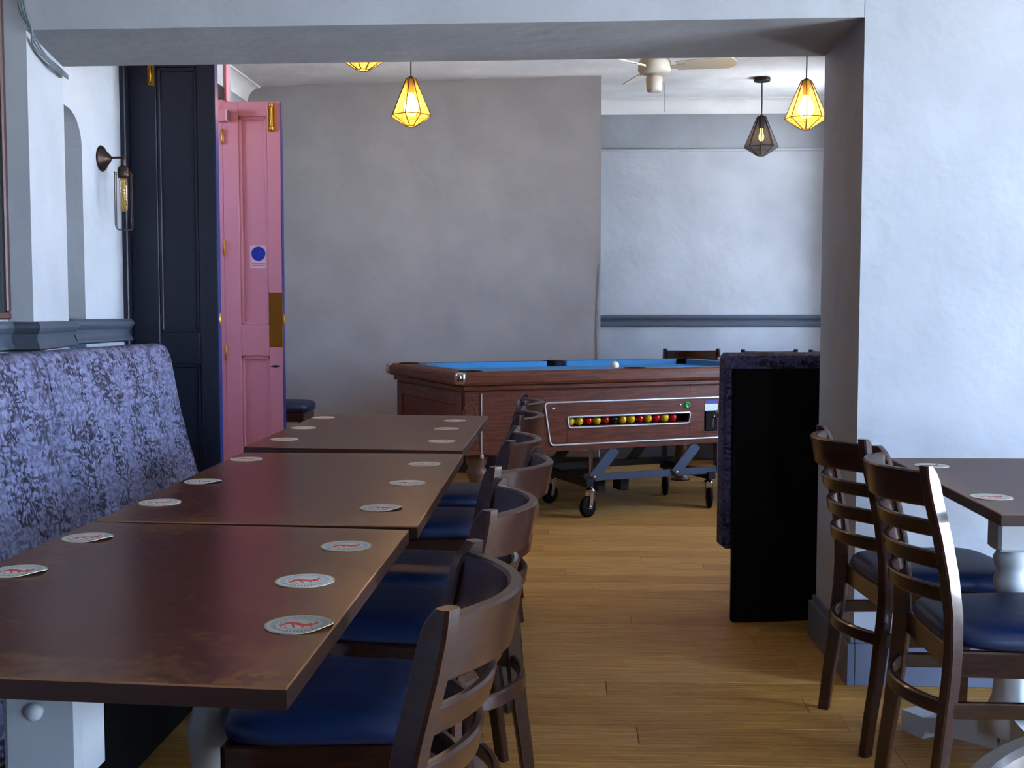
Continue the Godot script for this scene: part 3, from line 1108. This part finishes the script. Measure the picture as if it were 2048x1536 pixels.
# ------------------------------------------------------------------ pool table, its trolley and balls
func pool_table():
	var L := 2.31
	var W := 1.35
	var turn := deg_to_rad(25.5)
	var u := Vector3(cos(turn), 0, -sin(turn))
	var nz := Vector3(sin(turn), 0, cos(turn))
	var NL := V(-0.575, 0, 6.155)
	var C := NL + u * L / 2 - nz * W / 2
	var n := thing("pool_table", "mahogany pub pool table with a blue cloth and a ball window", "pool table", C, turn)
	var hx := L / 2
	var hz := W / 2
	var rt := 0.873
	var st := S()
	# cabinet: core, then front boards round the ball window
	var f := hz - 0.045
	box(st, Vector3(-hx + 0.05, 0.405, -f), Vector3(hx - 0.05, 0.79, f - 0.10))
	var wx0 := -0.468
	var wx1 := 0.352
	var wy0 := 0.541
	var wy1 := 0.597
	box(st, Vector3(-hx + 0.05, 0.405, f - 0.10), Vector3(wx0, 0.79, f), 0.003)
	box(st, Vector3(wx1, 0.405, f - 0.10), Vector3(hx - 0.05, 0.79, f), 0.003)
	box(st, Vector3(wx0, 0.405, f - 0.10), Vector3(wx1, wy0, f), 0.0)
	box(st, Vector3(wx0, wy1, f - 0.10), Vector3(wx1, 0.79, f), 0.0)
	var cab := part("cabinet", st, M.mahogany, n)
	st = S()
	box(st, Vector3(wx0, wy0, f - 0.0995), Vector3(wx1, wy0 + 0.003, f - 0.004))
	box(st, Vector3(wx0, wy0, f - 0.099), Vector3(wx1, wy1, f - 0.096))
	part("ball_window", st, M.recess, cab)
	# stepped moulding under the rail, all round
	st = S()
	box(st, Vector3(-hx + 0.028, 0.765, -hz + 0.022), Vector3(hx - 0.028, 0.80, hz - 0.022), 0.010)
	part("moulding", st, M.mahogany, n)
	# left end: framed panel
	st = S()
	box(st, Vector3(-hx + 0.040, 0.44, -f + 0.02), Vector3(-hx + 0.052, 0.755, -f + 0.12), 0.003)
	box(st, Vector3(-hx + 0.040, 0.44, f - 0.12), Vector3(-hx + 0.052, 0.755, f - 0.02), 0.003)
	box(st, Vector3(-hx + 0.041, 0.68, -f + 0.12), Vector3(-hx + 0.052, 0.755, f - 0.12), 0.003)
	box(st, Vector3(-hx + 0.041, 0.44, -f + 0.12), Vector3(-hx + 0.052, 0.50, f - 0.12), 0.003)
	part("end_frame", st, M.mahogany, n)
	# arched inlay on the left of the front
	st = S()
	var arc := []
	for k in 13:
		var a := PI * k / 12
		arc.append(Vector3(-1.075 + 0.045 * -cos(a), 0.60 + 0.10 * sin(a), f + 0.001))
	arc.push_front(Vector3(-1.12, 0.44, f + 0.001))
	arc.push_back(Vector3(-1.03, 0.44, f + 0.001))
	tube(st, arc, 0.0025, 6)
	part("inlay", st, M.leg_wood, n)
	# chrome strips on the front and the left corner
	for x in [-1.005, 1.005]:
		st = S()
		box(st, Vector3(x - 0.004, 0.40, f), Vector3(x + 0.004, 0.752, f + 0.006), 0.002)
		lathe(st, [Vector2(0.0, -0.014), Vector2(0.010, -0.010), Vector2(0.011, 0.008), Vector2(0, 0.014)], 12, Transform3D(Basis(), Vector3(x, 0.398, f + 0.006)))
		part("chrome_strip", st, M.trim_metal, n)
	# rails with rounded outer edge
	st = S()
	var rail := PackedVector2Array([Vector2(0, 0.815), Vector2(0.006, 0.80), Vector2(0.03, 0.80), Vector2(0.115, 0.80), Vector2(0.115, 0.866), Vector2(0.105, 0.873), Vector2(0.022, 0.873), Vector2(0.008, 0.867), Vector2(0.0, 0.852)])
	for side in 4:
		st = S()
		if side < 2:
			var s: float = 1.0 if side == 0 else -1.0
			prism(st, rail, Vector3(-hx + 0.02, 0, s * hz), Vector3(0, 0, -s), Vector3.UP, Vector3(L - 0.04, 0, 0))
		else:
			var s: float = 1.0 if side == 2 else -1.0
			prism(st, rail, Vector3(s * hx, 0, -hz + 0.02), Vector3(-s, 0, 0), Vector3.UP, Vector3(0, 0, W - 0.04))
		part("rail", st, M.mahogany, n)
	# blue cushions between the pockets
	var ix := hx - 0.115
	var iz := hz - 0.115
	for s in [-1.0, 1.0]:
		for k in [-1.0, 1.0]:
			st = S()
			var x0: float = 0.06
			var x1: float = ix - 0.06
			var poly := PackedVector2Array([Vector2(k * x0, 0), Vector2(k * x1, 0), Vector2(k * (x1 - 0.04), 0.045), Vector2(k * (x0 + 0.015), 0.045)])
			prism(st, poly, Vector3(0, 0.835, s * (iz + 0.001)), Vector3.RIGHT, Vector3(0, 0, -s), Vector3(0, 0.039, 0))
			part("cushion", st, M.baize, n)
		st = S()
		var p2 := PackedVector2Array([Vector2(-(iz - 0.06), 0), Vector2(iz - 0.06, 0), Vector2(iz - 0.10, 0.045), Vector2(-(iz - 0.10), 0.045)])
		prism(st, p2, Vector3(s * (ix + 0.001), 0.835, 0), Vector3.BACK, Vector3(-s, 0, 0), Vector3(0, 0.039, 0))
		part("cushion", st, M.baize, n)
	st = S()
	box(st, Vector3(-ix - 0.01, 0.80, -iz - 0.01), Vector3(ix + 0.01, 0.838, iz + 0.01))
	part("bed_cloth", st, M.baize, n)
	# pockets
	for s in [-1.0, 1.0]:
		for k in [-1.0, 0.0, 1.0]:
			st = S()
			var c := Vector3(k * (ix + 0.005), 0.0, s * (iz + (0.02 if k == 0.0 else 0.005)))
			lathe(st, [Vector2(0.0, 0.839), Vector2(0.05, 0.84), Vector2(0.053, 0.868), Vector2(0.056, 0.876), Vector2(0.064, 0.8775), Vector2(0.070, 0.874), Vector2(0.070, 0.84)], 24, Transform3D(Basis(), c), "bands")
			part("pocket", st, M.rubber, n)
	# chrome corner caps
	for sx in [-1.0, 1.0]:
		for sz in [-1.0, 1.0]:
			st = S()
			var c := Vector3(sx * (hx - 0.014), 0, sz * (hz - 0.014))
			lathe(st, [Vector2(0, 0.806), Vector2(0.026, 0.808), Vector2(0.033, 0.82), Vector2(0.033, 0.86), Vector2(0.027, 0.873), Vector2(0, 0.876)], 20, Transform3D(Basis(), c))
			part("corner_cap", st, M.chrome, n)
	# trim loops
	st = S()
	tube(st, rounded_loop([Vector2(-0.618, 0.687), Vector2(0.605, 0.687), Vector2(0.605, 0.440), Vector2(-0.578, 0.440)], 0.028, f + 0.002), 0.0055, 8, true)
	part("panel_trim", st, M.trim_metal, n)
	st = S()
	tube(st, rounded_loop([Vector2(wx0 - 0.004, wy1 + 0.004), Vector2(wx1 + 0.004, wy1 + 0.004), Vector2(wx1 - 0.006, wy0 - 0.004), Vector2(wx0 + 0.008, wy0 - 0.004)], 0.014, f + 0.002), 0.0055, 8, true)
	part("window_trim", st, M.trim_metal, n)
	# locks, green button, label, coin slot
	for p in [[-0.561, 0.652, 0.009], [0.284, 0.648, 0.008], [0.585, 0.655, 0.011]]:
		st = S()
		lathe(st, [Vector2(p[2], 0), Vector2(p[2], 0.004), Vector2(p[2] * 0.6, 0.007), Vector2(0, 0.007)], 14, Transform3D(Basis(Vector3.RIGHT, PI / 2), Vector3(p[0], p[1], f)))
		part("lock", st, M.chrome, n)
	st = S()
	lathe(st, [Vector2(0.019, 0), Vector2(0.019, 0.006), Vector2(0.013, 0.010), Vector2(0.010, 0.006), Vector2(0, 0.006)], 20, Transform3D(Basis(Vector3.RIGHT, PI / 2), Vector3(0.333, 0.646, f)))
	var gb := part("button", st, M.green, n)
	gb.set_meta("label", "round green button")
	st = S()
	box(st, Vector3(0.462, 0.648, f), Vector3(0.548, 0.668, f + 0.002))
	part("label_plate", st, M.label_blue, n)
	st = S()
	box(st, Vector3(0.458, 0.606, f), Vector3(0.550, 0.648, f + 0.003), 0.0008)
	part("price_label", st, M.paper, n)
	st = S()
	box(st, Vector3(0.462, 0.484, f), Vector3(0.545, 0.604, f + 0.010), 0.002)
	var cm := part("coin_mechanism", st, M.rubber, n)
	st = S()
	box(st, Vector3(0.510, 0.50, f + 0.010), Vector3(0.514, 0.56, f + 0.013))
	lathe(st, [Vector2(0.006, 0), Vector2(0.006, 0.01), Vector2(0, 0.012)], 10, Transform3D(Basis(Vector3.RIGHT, PI / 2), Vector3(0.515, 0.572, f + 0.010)))
	part("coin_slot", st, M.chrome, cm)
	# turned legs
	for sx in [-1.0, 1.0]:
		for sz in [-1.0, 1.0]:
			st = S()
			lathe(st, [Vector2(0, 0.0), Vector2(0.07, 0.0), Vector2(0.072, 0.012), Vector2(0.045, 0.035), Vector2(0.04, 0.06), Vector2(0.047, 0.09), Vector2(0.05, 0.2), Vector2(0.042, 0.25), Vector2(0.055, 0.27), Vector2(0.06, 0.30), Vector2(0.045, 0.325), Vector2(0.06, 0.345), Vector2(0.065, 0.404), Vector2(0, 0.404)], 24, Transform3D(Basis(), Vector3(sx * (hx - 0.17), 0, sz * (hz - 0.17))))
			part("leg", st, M.leg_wood, n)
	# under tray
	st = S()
	box(st, Vector3(-0.5, 0.392, -0.35), Vector3(0.75, 0.405, 0.35))
	part("under_tray", st, M.black, n)
	# balls in the window
	var kinds := "YYRYRKYYRYRYR"
	for i in kinds.length():
		var k := kinds[i]
		st = S()
		ball_shape(st, Vector3.ZERO, 0.0285, 20)
		var m: Material = {"Y": M.ball_yellow, "R": M.ball_red, "K": M.ball_black}[k]
		var col: String = {"Y": "yellow", "R": "red", "K": "black"}[k]
		var ord: String = ["first", "second", "third", "fourth", "fifth", "sixth", "seventh", "eighth", "ninth", "tenth", "eleventh", "twelfth", "last"][i]
		var bl := solo("pool_ball", st, m, "%s pool ball, %s from the left in the table's ball window" % [col, ord] if i < 12 else "dark red pool ball last at the right in the table's ball window", "ball", "balls in the pool table window")
		bl.position = C + u * (-0.438 + 0.0575 * i) + nz * (f - 0.036) + Vector3(0, wy0 + 0.003 + 0.0287, 0)
	st = S()
	ball_shape(st, Vector3.ZERO, 0.0285, 24)
	var cue := solo("cue_ball", st, M.ball_white, "cream cue ball lying on the blue cloth of the pool table", "ball")
	cue.position = C + u * 0.12 + nz * 0.10 + Vector3(0, 0.838 + 0.0286, 0)
	st = S()
	box(st, Vector3(-0.014, 0, -0.014), Vector3(0.014, 0.024, 0.014), 0.003)
	var ch := solo("chalk_cube", st, M.paper, "pale chalk cube on the pool table's right end rail", "chalk")
	ch.position = C + u * (hx - 0.045) + nz * -0.20 + Vector3(0, 0.8735, 0)
	ch.rotation.y = turn
	trolley(turn)

func rounded_loop(c: Array, r: float, z: float) -> Array:
	var out := []
	for i in c.size():
		var p: Vector2 = c[i]
		var a: Vector2 = (c[(i - 1 + c.size()) % c.size()] - p).normalized() * r
		var b: Vector2 = (c[(i + 1) % c.size()] - p).normalized() * r
		for k in 6:
			var t := k / 5.0
			var q := (p + a).lerp(p, t).lerp(p.lerp(p + b, t), t)
			out.append(Vector3(q.x, q.y, z))
	return out

func trolley(turn: float):
	var n := thing("table_trolley", "grey steel lifting trolley on black castors under the pool table", "trolley", V(0.41, 0, 7.008), turn)
	var ax := 0.42
	var az := 0.265
	var y := 0.235
	var st := S()
	for s in [-1.0, 1.0]:
		st = S()
		bar(st, Vector3(-ax - 0.02, y, s * az), Vector3(ax + 0.06, y, s * az), 0.03, 0.042, Vector3.UP, 0.002)
		part("long_bar", st, M.steel, n)
	for s in [-1.0, 1.0]:
		st = S()
		bar(st, Vector3(s * ax, y - 0.03, -az - 0.03), Vector3(s * ax, y - 0.03, az + 0.03), 0.05, 0.05, Vector3.UP, 0.003)
		part("cross_bar", st, M.steel_dark, n)
	# slanted lifting arms, two on each long side
	for s in [1.0, -1.0]:
		for x in [-0.40, 0.16]:
			st = S()
			bar(st, Vector3(x, y - 0.005, s * (az + 0.022)), Vector3(x + 0.15, 0.40, s * (az + 0.022)), 0.012, 0.064, Vector3.BACK.cross(Vector3(0.15, 0.165, 0)), 0.002)
			var arm := part("lifting_arm", st, M.steel, n)
			st = S()
			lathe(st, [Vector2(0.011, 0), Vector2(0.011, 0.008), Vector2(0, 0.011)], 10, Transform3D(Basis(Vector3.RIGHT, PI / 2), Vector3(x + 0.008, y + 0.004, s * (az + 0.022) + 0.006)))
			part("bolt", st, M.chrome, arm)
	for s in [-1.0]:
		st = S()
		bar(st, Vector3(-ax + 0.18, 0.378, s * az), Vector3(ax, 0.378, s * az), 0.03, 0.02, Vector3.UP, 0.002)
		part("top_bar", st, M.steel_dark, n)
	st = S()
	bar(st, Vector3(ax + 0.05, y, az + 0.01), Vector3(ax + 0.05, 0.40, az + 0.01), 0.02, 0.02, Vector3.RIGHT, 0.002)
	part("upright", st, M.steel, n)
	st = S()
	tube(st, [Vector3(-ax + 0.03, 0.20, az - 0.02), Vector3(-ax + 0.03, 0.40, az - 0.02)], 0.012, 10)
	part("jack_rod", st, M.chrome, n)
	for x in [-ax + 0.12, -ax + 0.28]:
		st = S()
		box(st, Vector3(x - 0.03, 0.135, az - 0.16), Vector3(x + 0.03, 0.21, az - 0.06), 0.004)
		part("foot_block", st, M.steel_dark, n)
	for sx in [-1.0, 1.0]:
		for sz in [-1.0, 1.0]:
			var c := Vector3(sx * ax, 0, sz * az)
			var sw := deg_to_rad(20.0 if sx < 0 else 65.0)
			var dirv := Vector3(cos(sw), 0, -sin(sw))
			st = S()
			lathe(st, [Vector2(0, -0.016), Vector2(0.05, -0.016), Vector2(0.060, -0.012), Vector2(0.063, -0.005), Vector2(0.063, 0.005), Vector2(0.060, 0.012), Vector2(0.05, 0.016), Vector2(0, 0.016)], 28, Transform3D(Basis(Vector3.UP, sw) * Basis(Vector3.RIGHT, PI / 2), c + Vector3(0, 0.0632, 0)))
			var w := part("castor_wheel", st, M.rubber, n)
			st = S()
			var off := Basis(Vector3.UP, sw) * Vector3(0, 0, 0.021)
			for q in [-1.0, 1.0]:
				bar(st, c + off * q + Vector3(0, 0.05, 0), c + off * q + dirv * 0.022 + Vector3(0, 0.155, 0), 0.004, 0.028, dirv, 0.0)
			lathe(st, [Vector2(0, 0.15), Vector2(0.034, 0.15), Vector2(0.03, 0.165), Vector2(0.014, 0.175), Vector2(0.014, 0.183), Vector2(0, 0.183)], 16, Transform3D(Basis(), c + dirv * 0.022))
			lathe(st, [Vector2(0.009, -0.026), Vector2(0.009, 0.026), Vector2(0, 0.027)], 10, Transform3D(Basis(Vector3.UP, sw) * Basis(Vector3.RIGHT, PI / 2), c + Vector3(0, 0.0632, 0)))
			part("fork", st, M.chrome, w)

# ------------------------------------------------------------------ lamps and ceiling fan
func pendant(label: String, x: float, d: float, bottom: float, ceil_y: float, gz: Material, glow: float):
	var n := thing("pendant_lamp", label, "lamp", V(x, bottom, d), 0.0, "diamond pendant lamps")
	var R := 0.124
	var ym := 0.062
	var yt := 0.285
	var rb := 0.028
	var rtp := 0.030
	var seg := 8
	# gauze
	var st := S()
	var rows := [[rb, 0.0], [R, ym], [rtp, yt]]
	for i in 2:
		for k in seg:
			var a0 := TAU * (k + 0.2) / seg
			var a1 := TAU * (k + 1.2) / seg
			var q := []
			for c in [[rows[i], a0], [rows[i], a1], [rows[i + 1], a1], [rows[i + 1], a0]]:
				q.append(Vector3(c[0][0] * cos(c[1]), c[0][1], c[0][0] * sin(c[1])))
			facet(st, q, Vector3(cos(a0), 0, sin(a0)))
	part("gauze_shade", st, gz, n)
	st = S()
	for k in seg:
		var a := TAU * (k + 0.2) / seg
		var e := Vector3(cos(a), 0, sin(a))
		tube(st, [e * rb, e * R + Vector3(0, ym, 0), e * rtp + Vector3(0, yt, 0)], 0.0032, 6)
	for r in rows:
		var lp := []
		for k in seg:
			var a := TAU * (k + 0.2) / seg
			lp.append(Vector3(cos(a) * r[0], r[1], sin(a) * r[0]))
		for k in seg:
			tube(st, [lp[k], lp[(k + 1) % seg]], 0.0026, 6)
	part("wire_frame", st, M.wire, n)
	st = S()
	lathe(st, [Vector2(0.0, 0.20), Vector2(0.02, 0.20), Vector2(0.022, 0.25), Vector2(0.03, 0.285), Vector2(0.008, 0.30), Vector2(0, 0.30)], 16)
	part("lamp_holder", st, M.wire, n)
	st = S()
	lathe(st, [Vector2(0, 0.062), Vector2(0.025, 0.068), Vector2(0.041, 0.09), Vector2(0.046, 0.118), Vector2(0.039, 0.148), Vector2(0.024, 0.178), Vector2(0.015, 0.20), Vector2(0, 0.20)] if glow > 0.5 else [Vector2(0, 0.105), Vector2(0.012, 0.11), Vector2(0.019, 0.125), Vector2(0.019, 0.145), Vector2(0.012, 0.17), Vector2(0.010, 0.20), Vector2(0, 0.20)], 20)
	part("bulb", st, M.bulb, n)
	st = S()
	tube(st, [Vector3(0, 0.298, 0), Vector3(0.001, (ceil_y - bottom) * 0.5 + 0.1, 0), Vector3(0, ceil_y - bottom - 0.02, 0)], 0.0042, 8)
	part("flex", st, M.wire, n)
	st = S()
	lathe(st, [Vector2(0, 0), Vector2(0.058, 0), Vector2(0.06, 0.006), Vector2(0.06, 0.026), Vector2(0, 0.027)], 28, Transform3D(Basis(), Vector3(0, ceil_y - bottom - 0.0275, 0)), "bands")
	part("ceiling_rose", st, M.wire, n)
	var li := OmniLight3D.new()
	li.name = "lamp_light"
	li.light_color = Color(1.0, 0.80, 0.52)
	li.light_energy = 0.75 * glow
	li.light_size = 0.03
	li.omni_range = 14.0
	li.omni_attenuation = 2.0
	li.shadow_enabled = true
	li.position = Vector3(0, 0.125, 0)
	n.add_child(li)

func lamps():
	pendant("lit amber diamond pendant hanging in front of the grey wall", -0.931, 6.9, 2.337, 2.93, M.gauze, 1.0)
	pendant("lit amber diamond pendant mostly hidden above the beam", -0.94, 5.3, 2.333, 2.93, M.gauze, 1.0)
	pendant("lit amber diamond pendant close to the right pier", 1.447, 6.9, 2.303, 2.93, M.gauze, 1.0)
	pendant("dark grey diamond pendant with small bulb before the far wall", 1.452, 8.46, 2.362, 2.93, M.gauze_grey, 0.2)
	# ceiling fan
	var n := thing("ceiling_fan", "cream ceiling fan with pull cord before the far bright wall", "ceiling fan", V(0.565, 2.70, 7.2))
	var st := S()
	lathe(st, [Vector2(0, 0.0), Vector2(0.055, -0.004), Vector2(0.09, 0.004), Vector2(0.103, 0.022), Vector2(0.103, 0.07), Vector2(0.09, 0.088), Vector2(0.05, 0.105), Vector2(0.02, 0.12), Vector2(0, 0.12)], 32)
	part("motor_housing", st, M.fan_white, n)
	st = S()
	lathe(st, [Vector2(0.0, 0.09), Vector2(0.016, 0.09), Vector2(0.016, 0.2), Vector2(0.06, 0.21), Vector2(0.06, 0.2299), Vector2(0, 0.2299)], 20)
	part("down_rod", st, M.fan_white, n)
	st = S()
	lathe(st, [Vector2(0, -0.112), Vector2(0.03, -0.113), Vector2(0.045, -0.108), Vector2(0.049, -0.095), Vector2(0.053, -0.03), Vector2(0.048, -0.015), Vector2(0.02, -0.012), Vector2(0.02, 0.0), Vector2(0, 0.0)], 24)
	part("switch_cup", st, M.fan_white, n)
	for a in [-15.0, 105.0, 225.0]:
		st = S()
		var b := Basis(Vector3.UP, deg_to_rad(a)) * Basis(Vector3.RIGHT, deg_to_rad(-18.0))
		var outline := PackedVector2Array()
		outline.append_array([Vector2(0.14, -0.05), Vector2(0.44, -0.066)])
		for k in 9:
			var t := -PI / 2 + PI * k / 8
			outline.append(Vector2(0.455 + 0.055 * cos(t), 0.064 * sin(t)))
		outline.append_array([Vector2(0.44, 0.066), Vector2(0.14, 0.05)])
		prism(st, outline, Vector3(0, 0.040, 0), b.x, b.z, b.y * 0.006)
		var bl := part("blade", st, M.fan_white, n)
		st = S()
		prism(st, PackedVector2Array([Vector2(0.08, -0.016), Vector2(0.20, -0.03), Vector2(0.20, 0.03), Vector2(0.08, 0.016)]), Vector3(0, 0.035, 0), b.x, b.z, b.y * 0.004)
		part("blade_iron", st, M.fan_white, bl)
	st = S()
	tube(st, [Vector3(0.05, -0.06, 0.02), Vector3(0.062, -0.065, 0.02), Vector3(0.063, -0.15, 0.02), Vector3(0.064, -0.24, 0.02)], 0.0016, 6)
	part("pull_cord", st, M.cable, n)
	# caged wall lamp
	n = thing("wall_sconce", "bronze caged wall lamp with a long tube bulb beside the dark door", "lamp", V(-1.872, 1.822, 4.52))
	var side := Transform3D(Basis(Vector3.BACK, -PI / 2), Vector3.ZERO)
	st = S()
	lathe(st, [Vector2(0, 0), Vector2(0.050, 0), Vector2(0.053, 0.003), Vector2(0.048, 0.010), Vector2(0.034, 0.018), Vector2(0.022, 0.030), Vector2(0.012, 0.040), Vector2(0, 0.042)], 28, side)
	part("backplate", st, M.bronze, n)
	st = S()
	tube(st, [Vector3(0.035, 0.002, 0), Vector3(0.09, 0.004, 0)], 0.0045, 8)
	ball_shape(st, Vector3(0.093, 0.004, 0), 0.010, 12)
	tube(st, [Vector3(0.093, 0.004, 0), Vector3(0.091, -0.034, 0)], 0.005, 8)
	part("arm", st, M.bronze, n)
	st = S()
	lathe(st, [Vector2(0, -0.028), Vector2(0.014, -0.030), Vector2(0.022, -0.040), Vector2(0.023, -0.066), Vector2(0.020, -0.078), Vector2(0, -0.078)], 20, Transform3D(Basis(), Vector3(0.090, 0, 0)))
	part("lamp_holder", st, M.bronze, n)
	st = S()
	lathe(st, [Vector2(0, -0.079), Vector2(0.014, -0.080), Vector2(0.0165, -0.09), Vector2(0.0165, -0.205), Vector2(0.010, -0.214), Vector2(0, -0.215)], 20, Transform3D(Basis(), Vector3(0.089, 0, 0)))
	part("tube_bulb", st, M.bulb_glass, n)
	st = S()
	tube(st, [Vector3(0.084, -0.085, 0), Vector3(0.082, -0.20, 0), Vector3(0.093, -0.20, 0.003), Vector3(0.094, -0.085, 0.003)], 0.0016, 6)
	part("filament", st, M.brass, n)
	st = S()
	for k in 4:
		var a := TAU * k / 4 + 0.5
		var e := Vector3(cos(a), 0, sin(a))
		var c := Vector3(0.089, 0, 0)
		tube(st, [c + e * 0.020 + Vector3(0, -0.06, 0), c + e * 0.042 + Vector3(0, -0.060, 0), c + e * 0.043 + Vector3(0, -0.15, 0), c + e * 0.044 + Vector3(0, -0.27, 0), c + e * 0.038 + Vector3(0, -0.285, 0), c + Vector3(0, -0.288, 0)], 0.0018, 6)
		ball_shape(st, c + e * 0.042 + Vector3(0, -0.060, 0), 0.004, 8)
	ball_shape(st, Vector3(0.089, -0.290, 0), 0.005, 8)
	part("cage", st, M.bronze, n)

# ------------------------------------------------------------------ the rest
func small_things():
	# tall dark framed mirror at the left wall's end
	var n := thing("wall_mirror", "sliver of a tall dark mirror at the picture's left edge", "mirror", V(-1.82, 1.20, 3.0))
	var st := S()
	box(st, Vector3(0.0, 0.0, -0.58), Vector3(0.012, 1.3, 0.5))
	part("mirror_glass", st, M.mirror_dark, n)
	st = S()
	box(st, Vector3(0.0, 0.0, -0.60), Vector3(0.022, 1.3, -0.575), 0.005)
	box(st, Vector3(0.0, 0.0, 0.5), Vector3(0.022, 1.3, 0.525), 0.005)
	box(st, Vector3(0.0, -0.025, -0.60), Vector3(0.022, 0.0, 0.525), 0.005)
	box(st, Vector3(0.0, 1.3, -0.60), Vector3(0.022, 1.325, 0.525), 0.005)
	part("frame", st, M.frame_wood, n)
	# padded stool behind the pink door
	n = thing("padded_stool", "blue padded stool seat half hidden behind the pink door", "stool", V(-1.99, 0, 7.95))
	st = S()
	var rings := []
	for L in [[0.012, 0.505], [0.0, 0.515], [0.0, 0.545], [0.008, 0.562], [0.025, 0.573], [0.06, 0.579], [0.12, 0.580]]:
		var ring := []
		for k in 40:
			var a := TAU * k / 40
			var cx: float = signf(cos(a)) * pow(abs(cos(a)), 0.5) * (0.20 - L[0])
			var cz: float = signf(sin(a)) * pow(abs(sin(a)), 0.5) * (0.20 - L[0])
			ring.append(Vector3(cx, L[1], cz))
		rings.append(ring)
	loft(st, rings, "all")
	part("seat", st, M.vinyl, n)
	st = S()
	box(st, Vector3(-0.17, 0.44, -0.17), Vector3(0.17, 0.505, 0.17), 0.004)
	part("seat_frame", st, M.chair_wood, n)
	for sx in [-1.0, 1.0]:
		for sz in [-1.0, 1.0]:
			st = S()
			bar(st, Vector3(sx * 0.165, 0, sz * 0.165), Vector3(sx * 0.15, 0.44, sz * 0.15), 0.034, 0.034, Vector3.RIGHT, 0.003)
			part("leg", st, M.chair_wood, n)
	# thin wire hanging down the chimney breast's right corner
	st = S()
	tube(st, smooth_path([V(0.262, 1.56, 8.322), V(0.258, 1.45, 8.322), V(0.250, 1.2, 8.322), V(0.247, 1.0, 8.322), V(0.252, 0.8, 8.322), V(0.25, 0.2, 8.32)]), 0.003, 6)
	solo("wall_wire", st, M.cable, "thin wire running down the grey wall's right edge", "wire")
